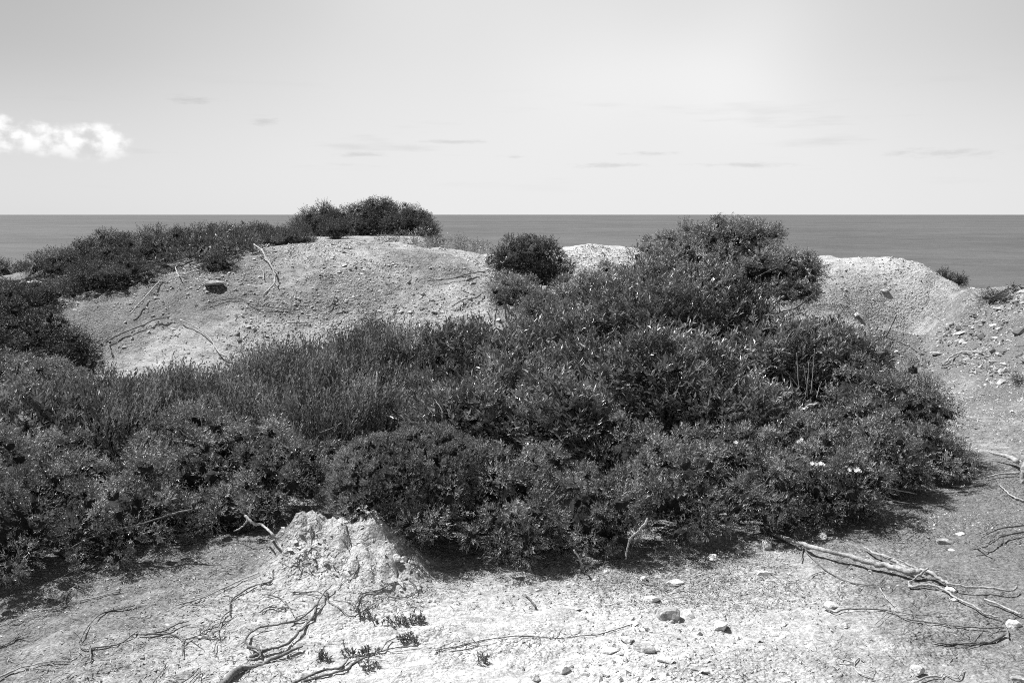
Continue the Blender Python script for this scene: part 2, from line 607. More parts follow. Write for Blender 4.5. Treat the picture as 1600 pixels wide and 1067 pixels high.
def outcrop(x, y):
    """the little eroded bank of marl that breaks out below the heath dome"""
    q3 = np.stack([x * 5, y * 5, x * 0], -1)
    e = fbm(q3, 3) * 0.06
    xl = sstep(-1.20, -0.98, x + e) * (1 - sstep(-0.60, -0.36, x + e))
    top = 4.50 + e * 0.5
    rise = 0.78 * np.clip((y - 4.02) / 0.44, 0, 1) ** 1.1 + 0.22 * sstep(top - 0.10, top, y)
    fall = 1 - 0.5 * sstep(top + 0.03, top + 0.14, y) - 0.4 * sstep(4.7, 5.0, y)
    jag = vnoise(np.stack([x * 16, y * 0, x * 0 + 8], -1))
    crest = 0.175 + 0.014 * jag + 0.02 * np.exp(-((x + 0.945) / 0.07) ** 2) + 0.03 * np.exp(-((x + 0.66) / 0.06) ** 2)
    rough = 0.026 * (0.4 - np.abs(fbm(q3 * 3.2 + 3, 4)) * 2) + 0.016 * np.abs(vnoise(q3 * 4.5)) + 0.007 * np.abs(vnoise(q3 * 10))
    return xl * (crest * rise * fall + rough * sstep(4.05, 4.25, y) * (1 - sstep(4.6, 4.8, y)))


def ground_z(x, y):
    x = np.asarray(x, float)
    y = np.asarray(y, float)
    p = np.stack([x, y, np.zeros_like(x)], -1)
    z = base_z(x, y)
    z = z + 0.05 * fbm(p * 0.9, 3) + 0.022 * fbm(p * 4.0 + 5, 4)
    z = z + outcrop(x, y)
    # strata: low slanting ledges in the foreground and on the scree
    s = (x * 0.53 - y * 0.85) * 7.0 + 1.5 * fbm(p * 1.3 + 9, 3)
    led = np.abs((s % 1.0) - 0.5) * 2
    near = np.exp(-((y - 3.8) / 1.2) ** 2)
    z = z + 0.014 * led * near * sstep(0.9, -0.5, x)
    r = np.hypot(x, y)
    z = z + 0.014 * np.abs(fbm(p * 16, 3)) * np.exp(-np.clip(r - 4, 0, None) / 6)
    z = z + 0.035 * fbm(p * 6 + 2, 3) * sstep(8, 11, r) * sstep(16, 13, r)
    return z


def ghit(px, py, lift=0.0):
    """where the line of sight through a pixel meets the ground"""
    dx, dy, dz = ray(px, py)
    t = np.concatenate([np.arange(2.2, 8, 0.02), np.arange(8, 40, 0.05)])
    k = t / dy
    g = ground_z(dx * k, dy * k)
    z = EYE + dz * k
    below = np.where(z < g + lift)[0]
    i = below[0] if len(below) else len(t) - 1
    return np.array([dx * k[i], dy * k[i], g[i]])


# coarse copy of the ground's height for quick look-ups
_hx = np.arange(-16, 14, 0.06)
_hy = np.arange(2.0, 36, 0.06)
_HX, _HY = np.meshgrid(_hx, _hy)
_HZ = ground_z(_HX, _HY)


def quick_z(x, y):
    fx_ = np.clip((np.asarray(x, float) - _hx[0]) / 0.06, 0, len(_hx) - 1.001)
    fy_ = np.clip((np.asarray(y, float) - _hy[0]) / 0.06, 0, len(_hy) - 1.001)
    i_, j_ = fx_.astype(int), fy_.astype(int)
    u_, v_ = fx_ - i_, fy_ - j_
    return (_HZ[j_, i_] * (1 - u_) + _HZ[j_, i_ + 1] * u_) * (1 - v_) + (_HZ[j_ + 1, i_] * (1 - u_) + _HZ[j_ + 1, i_ + 1] * u_) * v_


# polar sheet centred on where the picture is taken, finest where it is seen best
front = np.radians(np.linspace(-33, 33, 480))
rest = np.radians(np.concatenate([np.linspace(33, 327, 70)[1:-1]]))
ang = np.concatenate([front, rest])
rad = np.concatenate([[0.05, 0.6, 1.2, 1.8, 2.3], np.arange(2.7, 6.0, 0.022), np.arange(6.0, 15.5, 0.05), np.geomspace(15.6, 90, 90)])
A_, R_ = np.meshgrid(ang, rad)
GX, GY = np.sin(A_) * R_, np.cos(A_) * R_
GZ = ground_z(GX, GY)
na, nr = len(ang), len(rad)
idx = np.arange(na * nr).reshape(nr, na)
q = np.stack([idx[:-1], np.roll(idx, -1, 1)[:-1], np.roll(idx, -1, 1)[1:], idx[1:]], -1).reshape(-1, 4)[:, ::-1]
gm = mesh_from('ground', np.stack([GX, GY, GZ], -1).reshape(-1, 3), q, True)

# how thickly the soil is strewn with litter (1) or bare pale marl (0)
LP = [(0, 1067, .55), (200, 1067, .45), (400, 1060, .25), (600, 1067, .0), (800, 1067, -.3), (1000, 1067, -.1), (1200, 1067, .25), (1400, 1067, .35), (1600, 1067, .6),
      (0, 980, .7), (200, 960, .65), (350, 990, .35), (450, 950, .25), (600, 1000, -.2), (750, 980, -.3), (900, 960, -.15), (1000, 930, .1), (1150, 960, .1), (1250, 930, .15), (1300, 1000, .35), (1450, 980, .5), (1600, 980, .75),
      (0, 920, .8), (200, 900, .9), (350, 880, .85), (480, 900, .1), (560, 870, .1), (660, 890, .5), (750, 900, .6), (850, 910, .5), (950, 900, .5), (1100, 870, .6), (1200, 900, .3), (1300, 870, .6), (1450, 900, .7), (1600, 880, .85),
      (1300, 830, .75), (1400, 790, .75), (1500, 760, .7), (1600, 800, .8), (1550, 700, .6), (1560, 640, .6), (1500, 600, .5), (1450, 560, 0.57), (1420, 500, 0.42), (1350, 450, 0.37), (1400, 430, .05), (1520, 490, .6), (1590, 500, 1.3), (1590, 570, 1.2), (1555, 540, .9), (1640, 530, 1.3),
      (250, 540, 0.43), (200, 500, 0.73), (300, 460, 0.83), (400, 430, 0.58), (450, 480, 0.63), (400, 530, 0.28), (550, 500, 0.38), (550, 400, 0.28), (650, 430, 0.53), (700, 480, 0.43), (750, 400, 0.23), (600, 450, 0.58), (930, 395, .0), (580, 365, .3), (680, 375, .6)]
LW = np.array([ghit(a, b)[:2] for a, b, c in LP])
LV = np.array([c for a, b, c in LP])
lv = np.zeros(GX.size)
fx, fy = GX.ravel(), GY.ravel()
ok = (fy > 1) & (R_.ravel() < 36)
for i in range(0, len(fx), 20000):
    d2 = (fx[i:i + 20000, None] - LW[None, :, 0]) ** 2 + (fy[i:i + 20000, None] - LW[None, :, 1]) ** 2
    # distances far away are foreshortened: let the reach of each patch grow with distance
    reach = 0.03 + 0.0012 * (LW[:, 1] ** 2)[None]
    w_ = 1 / (d2 + reach) ** 1.6
    lv[i:i + 20000] = (w_ * LV).sum(1) / w_.sum(1)
lv = np.where(ok, lv, 0.5)
att = gm.attributes.new('litter', 'FLOAT', 'POINT')
att.data.foreach_set('value', lv.astype(np.float32))
ground = link('ground', gm, M_GROUND)
tag(ground, kind='structure')

# ------------------------------------------------------------------ sea
SEA_Z = -24.0
rs = np.concatenate([[0.0], np.geomspace(20, 60000, 60)])
aa = np.radians(np.linspace(0, 360, 97)[:-1])
A2, R2 = np.meshgrid(aa, rs)
sv = np.stack([np.sin(A2) * R2, np.cos(A2) * R2, np.full_like(A2, SEA_Z)], -1).reshape(-1, 3)
i2 = np.arange(len(sv)).reshape(len(rs), len(aa))
q2 = np.stack([i2[:-1], np.roll(i2, -1, 1)[:-1], np.roll(i2, -1, 1)[1:], i2[1:]], -1).reshape(-1, 4)[:, ::-1]
tag(link('sea', mesh_from('sea', sv, q2, True), M_SEA), kind='structure')


# ------------------------------------------------------------------ tubes (roots, stems, branches)
def smooth_path(P, per=5, jit=0.0, seed=0):
    P = np.asarray(P, float)
    Q = np.concatenate([[2 * P[0] - P[1]], P, [2 * P[-1] - P[-2]]])
    o = []
    for i in range(1, len(Q) - 2):
        p0, p1, p2, p3 = Q[i - 1], Q[i], Q[i + 1], Q[i + 2]
        for t in np.linspace(0, 1, per, endpoint=False):
            o.append(0.5 * ((2 * p1) + (-p0 + p2) * t + (2 * p0 - 5 * p1 + 4 * p2 - p3) * t * t + (-p0 + 3 * p1 - 3 * p2 + p3) * t ** 3))
    o.append(P[-1])
    o = np.array(o)
    if jit:
        r = np.random.default_rng(seed)
        o[1:-1] += r.normal(0, jit, o[1:-1].shape)
    return o


def tube(path, r0, r1, sides=6, seed=0, rough=0.18):
    path = np.asarray(path, float)
    n = len(path)
    tan = nrm(np.gradient(path, axis=0))
    ref = np.array([0.13, 0.21, 0.97])
    u = nrm(np.cross(tan, ref))
    v = np.cross(tan, u)
    r = np.random.default_rng(seed + 5)
    t = np.linspace(0, 1, n)
    rr = (r0 * (1 - t) + r1 * t) * (1 + np.convolve(r.normal(0, rough, n + 4), np.ones(5) / 5, 'valid'))
    ph = np.arange(sides) * 2 * math.pi / sides
    lump = 1 + r.normal(0, rough, (n, sides)) * 0.6
    V = path[:, None] + (u[:, None] * np.cos(ph)[None, :, None] + v[:, None] * np.sin(ph)[None, :, None]) * (rr[:, None] * lump)[..., None]
    V = np.concatenate([V.reshape(-1, 3), path[:1] - tan[:1] * r0 * 0.4, path[-1:] + tan[-1:] * r1 * 0.8])
    i = np.arange(n * sides).reshape(n, sides)
    j = np.roll(i, -1, 1)
    T1 = np.stack([i[:-1], j[:-1], j[1:]], -1).reshape(-1, 3)
    T2 = np.stack([i[:-1], j[1:], i[1:]], -1).reshape(-1, 3)
    c0 = np.stack([np.full(sides, n * sides), j[0], i[0]], -1)
    c1 = np.stack([np.full(sides, n * sides + 1), i[-1], j[-1]], -1)
    return V, np.concatenate([T1, T2, c0, c1])


def join(parts):
    V, F, k = [], [], 0
    for v, f in parts:
        V.append(v)
        F.append(f + k)
        k += len(v)
    return np.concatenate(V), np.concatenate(F)


def put_mesh(name, vf, mat, parent=None, origin=None, smooth=True):
    v, f = vf
    v = np.asarray(v)
    if origin is None:
        origin = np.zeros(3)
    me = mesh_from(name, v - np.asarray(origin), f, smooth)
    o = link(name, me, mat, parent)
    if parent is None:
        o.location = origin
    return o


# ------------------------------------------------------------------ crowns
def E(x0, y0, x1, y1, d, ry):
    c = at((x0 + x1) / 2, (y0 + y1) / 2, d)
    k = d / FPX
    return (c, np.array([(x1 - x0) / 2 * k, ry, (y1 - y0) / 2 * k * 1.02]))


def surface_points(lobes, spacing, rng, shell=(0.82, 1.06), lump=0.2, lumpscale=2.6, low=-0.8, inner=0.9):
    """points spread evenly over the outside of a union of lobes, with outward normals"""
    P, N = [], []
    for li, (c, r) in enumerate(lobes):
        area = 4 * math.pi * ((r[0] * r[1]) ** 1.6 / 3 + (r[0] * r[2]) ** 1.6 / 3 + (r[1] * r[2]) ** 1.6 / 3) ** (1 / 1.6)
        n = int(area / spacing ** 2 * 2.4) + 6
        u = nrm(rng.normal(size=(n, 3)))
        w = nrm(u / r) 
        keep = w[:, 2] > low
        u, w = u[keep], w[keep]
        full = u.copy()
        h_ = np.maximum(np.hypot(u[:, 0], u[:, 1]), 1e-6)
        grow = np.where(u[:, 2] < 0, (1 - 0.45 * u[:, 2] ** 2) / h_, 1.0)
        full[:, 0] *= grow
        full[:, 1] *= grow
        p = c + full * r * rng.uniform(shell[0], shell[1], (len(u), 1))
        p = p + w * (fbm(p * lumpscale / max(r.mean(), 0.15) * 0.6 + li * 7, 3) * lump * r.mean() * 2)[:, None]
        inside = np.zeros(len(p), bool)
        for lj, (c2, r2) in enumerate(lobes):
            if lj != li:
                inside |= (((p - c2) / r2) ** 2).sum(1) < inner ** 2
        P.append(p[~inside])
        N.append(w[~inside])
    P, N = np.concatenate(P), np.concatenate(N)
    g = quick_z(P[:, 0], P[:, 1])
    k = P[:, 2] > g + 0.01
    P, N = P[k], N[k]
    # dart throwing
    cell = {}
    sel = []
    inv = 1.0 / spacing
    for i in rng.permutation(len(P)):
        key = tuple(np.floor(P[i] * inv).astype(int))
        good = True
        for a in (-1, 0, 1):
            for b in (-1, 0, 1):
                for c3 in (-1, 0, 1):
                    for j in cell.get((key[0] + a, key[1] + b, key[2] + c3), ()):
                        e0 = P[i] - P[j]
                        if e0[0] * e0[0] + e0[1] * e0[1] + e0[2] * e0[2] < spacing * spacing * 0.5:
                            good = False
                            break
                    if not good:
                        break
                if not good:
                    break
            if not good:
                break
        if good:
            cell.setdefault(key, []).append(i)
            sel.append(i)
    return P[sel], N[sel]


def perp(d, rng):
    r = nrm(rng.normal(size=d.shape))
    return nrm(np.cross(d, r))


def blades(org, dirn, length, width, rng, face=None, loose=0.55):
    """one slender triangle for each needle, turned roughly towards 'face'"""
    if face is None:
        sd = perp(dirn, rng)
    else:
        sd = nrm(np.cross(dirn, face + rng.normal(0, loose, dirn.shape)))
    s = sd * (width * 0.5)[:, None]
    tip = org + dirn * length[:, None]
    mid = org + dirn * (length * 0.25)[:, None]
    return np.stack([mid - s, mid + s, tip], 1).reshape(-1, 3)


def leaves(org, dirn, length, width, rng, up=None, fold=0.25):
    """broad leaflets: two triangles folded along the midrib"""
    side = perp(dirn, rng)
    if up is not None:
        s2 = nrm(np.cross(dirn, up + rng.normal(0, 0.45, dirn.shape)))
        side = s2
    nn = np.cross(side, dirn)
    tip = org + dirn * length[:, None]
    m = org + dirn * (length * 0.45)[:, None]
    a = m + side * (width * 0.5)[:, None] + nn * (width * fold)[:, None]
    b = m - side * (width * 0.5)[:, None] + nn * (width * fold)[:, None]
    return np.stack([org, a, tip, org, tip, b], 1).reshape(-1, 3)


UP = np.array([0, 0, 1.0])


def puffs_needles(P, N, rng, s=1.0, sprigs=54, needles=11, upb=0.25, spread=1.0, rad=0.088, nlen=(0.013, 0.023), nw=0.0050, ascend=0.8, cores=None):
    """rounded tufts: sprigs radiating from each centre, clothed with needles"""
    n = len(P)
    size = rng.uniform(0.65, 1.35, n) * rad * s
    C = P - N * (size * 0.5)[:, None]
    if cores is not None:
        cores.append((C, size * (0.36 if s < 1.2 else 0.30)))
    c = np.repeat(C, sprigs, 0)
    nn = np.repeat(N, sprigs, 0)
    R = np.repeat(size, sprigs)
    d = nrm(nn * 0.55 + UP * upb + nrm(rng.normal(size=c.shape)) * spread)
    L = R * rng.uniform(0.35, 0.62, len(c))
    o = c + d * (R * 0.52)[:, None] + rng.normal(0, 0.006 * s, c.shape)
    face = d.copy()
    d = nrm(d + rng.normal(0, 0.35, d.shape) + UP * 0.12)
    tint = np.clip(np.repeat(rng.normal(0.5, .15, n), sprigs) + rng.normal(0, .2, len(c)), 0, 1)
    o2 = np.repeat(o, needles, 0)
    d2 = np.repeat(d, needles, 0)
    f2 = np.repeat(face, needles, 0)
    L2 = np.repeat(L, needles)
    tt = np.repeat(tint, needles)
    t = np.tile(np.linspace(0.05, 1.0, needles), len(o)) + rng.uniform(-.04, .04, len(o2))
    rad_ = perp(d2, rng)
    dd = nrm(d2 * ascend + rad_ * (1.15 - 0.6 * t)[:, None])
    org = o2 + d2 * (L2 * t)[:, None]
    return blades(org, dd, rng.uniform(*nlen, len(org)) * s, np.full(len(org), nw * s), rng, f2, .4), np.clip(tt + (t - .5) * .35, 0, 1)


def ico(sub):
    import bmesh
    bm = bmesh.new()
    bmesh.ops.create_icosphere(bm, subdivisions=sub, radius=1.0)
    V = np.array([v.co[:] for v in bm.verts])
    F = np.array([[v.index for v in f.verts] for f in bm.faces])
    bm.free()
    return V, F


ICO1, ICO3 = ico(1), ico(3)


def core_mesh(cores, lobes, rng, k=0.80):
    """lumpy dark body added inside a bush to block light and blacken the gaps"""
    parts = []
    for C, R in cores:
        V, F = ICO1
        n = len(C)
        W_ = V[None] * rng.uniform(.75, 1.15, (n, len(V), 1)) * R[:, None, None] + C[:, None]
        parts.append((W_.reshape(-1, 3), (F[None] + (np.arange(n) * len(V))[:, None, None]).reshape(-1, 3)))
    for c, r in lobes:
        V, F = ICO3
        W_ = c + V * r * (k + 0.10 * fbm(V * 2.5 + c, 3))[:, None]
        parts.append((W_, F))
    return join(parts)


def puffs_rods(P, N, rng, s=1.0, rods=9, per=13, rl=(0.09, 0.17), bw=0.0095):
    o = np.repeat(P, rods, 0)
    nn = np.repeat(N, rods, 0)
    lean = np.array([0.10, -0.05, 0])
    d = nrm(nn * 0.28 + UP * 1.0 + lean + rng.normal(0, 0.13, o.shape))
    o = o + rng.normal(0, 0.035, o.shape) - UP * 0.05
    L = rng.uniform(*rl, len(o)) * s
    bend = rng.normal(0, 0.25, o.shape)
    o2 = np.repeat(o, per, 0)
    d2 = np.repeat(d, per, 0)
    L2 = np.repeat(L, per)
    b2 = np.repeat(bend, per, 0)
    t = np.tile(np.linspace(0.0, 1.0, per), len(o)) + rng.uniform(-.03, .03, len(o2))
    dt = nrm(d2 + b2 * t[:, None])
    rad_ = perp(dt, rng)
    org = o2 + d2 * (L2 * t)[:, None] + b2 * (L2 * t * t * 0.5)[:, None] + rad_ * 0.002
    dd = nrm(dt * 1.0 + rad_ * 0.38)
    tt = np.repeat(np.clip(rng.normal(.5, .25, len(o)), 0, 1), per)
    return blades(org, dd, rng.uniform(0.020, 0.032, len(org)) * s, np.full(len(org), bw * s), rng, rad_ + UP * .2, .3), np.clip(tt + (t - .6) * .4, 0, 1)


def puffs_leaflets(P, N, rng, s=1.0, lv_=8, per=6, ll=(0.032, 0.050), lw=0.0145):
    o = np.repeat(P, lv_, 0)
    nn = np.repeat(N, lv_, 0)
    d = nrm(nn * 0.7 + UP * 0.45 + rng.normal(0, 0.55, o.shape))
    o = o + rng.normal(0, 0.03 * s, o.shape) - nn * 0.03 * s
    L = rng.uniform(0.045, 0.075, len(o)) * s
    side = nrm(np.cross(d, UP + rng.normal(0, 0.2, d.shape)))
    o2 = np.repeat(o, per, 0)
    d2 = np.repeat(d, per, 0)
    s2 = np.repeat(side, per, 0)
    L2 = np.repeat(L, per)
    k = np.tile(np.arange(per), len(o))
    t = 0.25 + 0.75 * (k // 2) / max(per // 2, 1)
    sg = np.where(k % 2 == 0, 1.0, -1.0)
    last = k == per - 1
    org = o2 + d2 * (L2 * np.where(last, 1, t))[:, None]
    dd = np.where(last[:, None], d2, nrm(d2 * 0.75 + s2 * sg[:, None] * 0.85 + UP * 0.15))
    dd = nrm(dd + rng.normal(0, 0.18, dd.shape))
    upv = np.cross(s2, d2)
    upv = upv * np.sign(upv[:, 2:3] + 1e-6)
    tt = np.repeat(np.clip(rng.normal(.5, .25, len(o)), 0, 1), per * 2)
    return leaves(org, dd, rng.uniform(*ll, len(org)) * s, np.full(len(org), lw * s) * rng.uniform(.75, 1.2, len(org)), rng, up=upv), tt


BUSH = {}


def trunk_mesh(base, targets, r, rng, ends=0.0025):
    """one branching woody stem: a short bole and limbs bending up into the crown"""
    parts = []
    bole = base + np.array([rng.normal(0, .04), rng.normal(0, .04), 0.07])
    parts.append(tube(smooth_path([base - [0, 0, .08], base, bole], 3), r * 1.25, r, 6, 1))
    for k, t in enumerate(targets):
        m = bole * 0.55 + t * 0.45 + np.array([0, 0, -0.12 * np.linalg.norm(t - bole)]) + rng.normal(0, .05, 3)
        g = float(quick_z(m[0], m[1]))
        m[2] = max(m[2], g + 0.02)
        parts.append(tube(smooth_path([bole - [0, 0, .03], m, t], 5, 0.008, k), r * 0.7, ends, 5, k))
    return join(parts)


def bush(key, name, label, cat, lobes, style, spacing=0.075, seed=1, group=None, s=1.0, mat=None, trunk=0.02, ntw=9, dens=1.0, lump=0.24, low=-0.8, shell=(0.76, 1.08), inner_layer=True, core=0.55, crown_name='crown', base=None, **kw):
    rng = np.random.default_rng(seed)
    lobes = [E(*l) for l in lobes]
    BUSH[key] = lobes
    cs = np.mean([c for c, r in lobes], 0)
    if base is None:
        base = np.array([cs[0], cs[1], 0.0])
    else:
        base = np.array([base[0], base[1], 0.0])
    base[2] = float(ground_z(base[0], base[1]))
    root = empty(name, base, label, cat, group)
    P, N = surface_points(lobes, spacing, rng, lump=lump, low=low, shell=shell)
    fn = {'needle': puffs_needles, 'rod': puffs_rods, 'leaf': puffs_leaflets}[style]
    cores = []
    if style == 'needle':
        kw['cores'] = cores
    T = [fn(P, N, rng, s=s, **kw)]
    if inner_layer and style == 'needle':
        P2, N2 = surface_points(lobes, spacing * 1.15, rng, lump=lump * .5, low=low, shell=(0.60, 0.74), inner=0.66)
        kw2 = dict(kw)
        kw2['sprigs'] = int(kw.get('sprigs', 54) * .55)
        kw2['nw'] = kw.get('nw', .005) * 1.3
        T.append(fn(P2, N2, rng, s=s, **kw2))
    elif inner_layer:
        P2, N2 = surface_points(lobes, spacing * 1.25, rng, lump=lump, low=low, shell=(0.80, 0.90), inner=0.8)
        T.append(fn(P2, N2, rng, s=s * 1.1, **kw))
    tint = np.concatenate([b for a, b in T])
    T = np.concatenate([a for a, b in T])
    g = quick_z(T[:, 0], T[:, 1]).reshape(-1, 3)
    okk = (T[:, 2].reshape(-1, 3) > g).all(1)
    T = T.reshape(-1, 3, 3)[okk].reshape(-1, 3)
    tint = np.repeat(tint[okk], 3)
    m = mat or {'needle': M_JUN, 'rod': M_ROD, 'leaf': M_MAST}[style]
    me = mesh_from(crown_name, T - base, None, False)
    me.attributes.new('tint', 'FLOAT', 'POINT').data.foreach_set('value', tint.astype(np.float32))
    link(crown_name, me, m, root)
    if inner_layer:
        put_mesh('inner_occluder', core_mesh(cores, lobes, rng, core), M_INNER, root, base, False)  # added solid filling that blocks light behind the leaves
    tg = P[rng.choice(len(P), min(ntw, len(P)), replace=False)] if len(P) else []
    tg = [t * 0.92 + cs * 0.08 for t in tg]
    put_mesh('trunk', trunk_mesh(base, tg, trunk, rng), M_BARK, root, base)
    return root


def chit(keys, px, py, lift=0.0):
    """first point where a line of sight meets the crown of the named bushes"""
    dx, dy, dz = ray(px, py)
    dvec = np.array([dx, dy, dz], float)
    o = np.array([0, 0, EYE])
    best = None
    for k in keys:
        for c, r in BUSH[k]:
            a = dvec / r
            b = (o - c) / r
            A = a @ a
            B = a @ b
            C = b @ b - 1
            disc = B * B - A * C
            if disc > 0:
                t = (-B - math.sqrt(disc)) / A
                if best is None or t < best:
                    best = t
    if best is None:
        return ghit(px, py)
    return o + dvec * best * (1 - lift)


# ---- the thicket in the foreground
bush('jl', 'juniper_bush', 'big juniper spilling to the ground at the lower left edge', 'bush',
     [(-150, 700, 130, 935, 4.5, .42), (40, 730, 300, 880, 4.75, .38), (-80, 690, 180, 820, 5.1, .42), (190, 745, 400, 850, 4.95, .28), (-230, 640, -20, 900, 4.7, .5)],
     'needle', 0.165, 1, 'juniper bushes of the thicket', trunk=.028)
bush('jm', 'juniper_bush', 'clumpy juniper between the lower left juniper and the smooth heath dome', 'bush',
     [(200, 672, 400, 800, 5.25, .36), (340, 655, 490, 780, 5.35, .36), (410, 690, 528, 800, 5.05, .28), (250, 640, 420, 740, 5.7, .36), (290, 740, 470, 835, 4.95, .26)],
     'needle', 0.165, 2, 'juniper bushes of the thicket', trunk=.03)
bush('rod', 'upright_shrub', 'shrub of dense upright pencil-like shoots in the left middle', 'shrub',
     [(110, 612, 330, 725, 6.2, .6), (210, 596, 470, 710, 6.4, .65), (350, 562, 640, 700, 6.6, .75), (500, 556, 720, 690, 6.8, .7), (420, 615, 620, 725, 6.0, .45)],
     'rod', 0.085, 3, trunk=.02, shell=(0.9, 1.05), rods=10, core=.74, crown_name='shoots')
bush('dome', 'heath_bush', 'smooth rounded heath dome above the pale eroded bank', 'bush',
     [(512, 682, 702, 832, 4.85, .34), (560, 672, 768, 812, 4.95, .34)],
     'needle', 0.055, 4, mat=M_HEATH, lump=0.03, shell=(0.95, 1.02), sprigs=26, needles=11, rad=.045, nlen=(.008, .013), nw=.0038, upb=.5, spread=.6, trunk=.015)
bush('ml', 'mastic_bush', 'glossy broad-leaved bush between the upright shrub and the central mass', 'bush',
     [(600, 540, 900, 690, 6.7, .75), (620, 605, 860, 722, 5.95, .45), (780, 505, 980, 645, 7.2, .6), (780, 605, 965, 740, 5.8, .42)],
     'leaf', 0.085, 5, 'broad-leaved bushes of the thicket', trunk=.025)
bush('mr', 'mastic_bush', 'widest glossy broad-leaved bush below the wind-shaped juniper', 'bush',
     [(900, 445, 1190, 610, 7.5, .65), (850, 545, 1180, 700, 6.4, .65), (1060, 505, 1330, 640, 7.1, .6), (1000, 600, 1250, 715, 6.0, .4), (1180, 515, 1385, 610, 7.3, .5)],
     'leaf', 0.085, 6, 'broad-leaved bushes of the thicket', trunk=.03)
bush('mf', 'mastic_bush', 'broad-leaved bush with dead twigs at the left edge behind the big juniper', 'bush',
     [(-60, 620, 180, 740, 5.9, .45), (60, 600, 230, 700, 6.3, .4)],
     'leaf', 0.085, 7, 'broad-leaved bushes of the thicket', trunk=.02)
bush('jc', 'juniper_bush', 'juniper directly right of the heath dome, overhanging the pale ground', 'bush',
     [(595, 770, 745, 850, 4.65, .22), (690, 690, 900, 850, 5.0, .38), (730, 770, 900, 880, 4.65, .28), (850, 730, 1010, 880, 4.8, .3)],
     'needle', 0.16, 8, 'juniper bushes of the thicket', trunk=.03)
bush('jd', 'juniper_bush', 'juniper in front centre above the hanging white twig', 'bush',
     [(960, 690, 1150, 852, 5.0, .34), (1040, 655, 1230, 770, 5.5, .36), (900, 660, 1080, 770, 5.5, .34), (1120, 700, 1270, 826, 5.1, .3)],
     'needle', 0.165, 9, 'juniper bushes of the thicket', trunk=.03)
bush('je', 'juniper_bush', 'juniper dotted with white flowers at the front right', 'bush',
     [(1220, 680, 1390, 822, 5.2, .32), (1160, 640, 1330, 750, 5.7, .36), (1290, 640, 1420, 760, 5.6, .32)],
     'needle', 0.165, 10, 'juniper bushes of the thicket', trunk=.03)
bush('jr', 'juniper_bush', 'juniper at the right end of the thicket beside the path', 'bush',
     [(1240, 565, 1420, 690, 6.6, .45), (1340, 580, 1490, 720, 6.3, .42), (1380, 655, 1512, 760, 5.85, .3), (1330, 700, 1450, 780, 5.6, .25)],
     'needle', 0.17, 11, 'juniper bushes of the thicket', trunk=.03)
# ---- behind it
bush('tree', 'windswept_juniper', 'tallest wind-shaped juniper reaching up to the horizon behind the thicket', 'tree',
     [(1062, 345, 1195, 410, 8.9, .42), (1130, 351, 1226, 384, 8.9, .3), (992, 372, 1120, 440, 8.7, .45), (1090, 385, 1250, 460, 8.6, .48), (1170, 392, 1286, 456, 8.5, .34), (960, 400, 1140, 480, 8.4, .5), (1140, 430, 1245, 492, 8.3, .32), (1185, 428, 1282, 482, 8.35, .28), (1080, 370, 1215, 440, 8.75, .42)],
     'needle', 0.175, 12, s=1.25, sprigs=60, shell=(.84, 1.05), lump=.16, nlen=(.010, .019), trunk=.05, ntw=14)
bush('jb', 'juniper_bush', 'low juniper filling the gap between round bush and wind-shaped juniper', 'bush',
     [(845, 435, 980, 505, 8.7, .42), (900, 415, 1040, 480, 8.9, .4), (815, 465, 900, 515, 8.4, .28)],
     'needle', 0.175, 13, s=1.25, trunk=.025)
bush('round', 'round_bush', 'round clipped-looking bush standing alone against the pale ridge crest', 'bush',
     [(760, 372, 888, 455, 11.0, .42), (790, 395, 900, 460, 10.9, .35)],
     'needle', 0.175, 14, s=1.4, nlen=(.008, .014), sprigs=70, shell=(.88, 1.04), mat=M_FAR, lump=.06, trunk=.03)
bush('rlow', 'round_bush', 'small bush tucked under the round bush on its left', 'bush',
     [(764, 430, 850, 492, 10.3, .28)],
     'needle', 0.175, 15, s=1.35, lump=.08, trunk=.02)
bush('ldark', 'dark_bush', 'very dark bush at the left edge in front of the scree', 'bush',
     [(-140, 488, 70, 600, 8.6, .55), (-20, 494, 110, 600, 8.5, .45), (60, 515, 146, 600, 8.4, .35)],
     'needle', 0.175, 16, s=1.3, nlen=(.010, .018), sprigs=60, mat=leaf_mat('shade_dark_leaves', .015, .09, .6, .15), trunk=.03)  # the shade on this bush's face is put into its leaf colour
bush('lpale', 'juniper_bush', 'paler low juniper below the dark bush at the left edge', 'bush',
     [(-120, 555, 90, 660, 7.5, .5), (10, 565, 140, 640, 7.3, .35)],
     'needle', 0.165, 17, s=1.15, trunk=.025)
# ---- on the left ridge
bush('r1', 'ridge_bush', 'largest dark bush on the left ridge, standing against the sea', 'bush',
     [(112, 362, 250, 455, 13.0, .7), (200, 360, 330, 435, 13.2, .7), (120, 395, 270, 470, 12.3, .5), (90, 430, 190, 485, 11.8, .4), (105, 405, 255, 466, 11.7, .4)],
     'needle', 0.22, 18, 'bushes along the left ridge', s=1.7, sprigs=80, needles=8, lump=.12, shell=(.88, 1.04), nlen=(.007, .013), nw=.0048, mat=M_FAR, trunk=.04)
bush('r2', 'ridge_bush', 'bush at the right end of the left ridge next to the bare crest', 'bush',
     [(280, 359, 385, 425, 13.3, .6), (320, 366, 400, 405, 13.3, .5)],
     'needle', 0.22, 19, 'bushes along the left ridge', s=1.7, sprigs=80, needles=8, lump=.12, shell=(.88, 1.04), nlen=(.007, .013), nw=.0048, mat=M_FAR, trunk=.03)
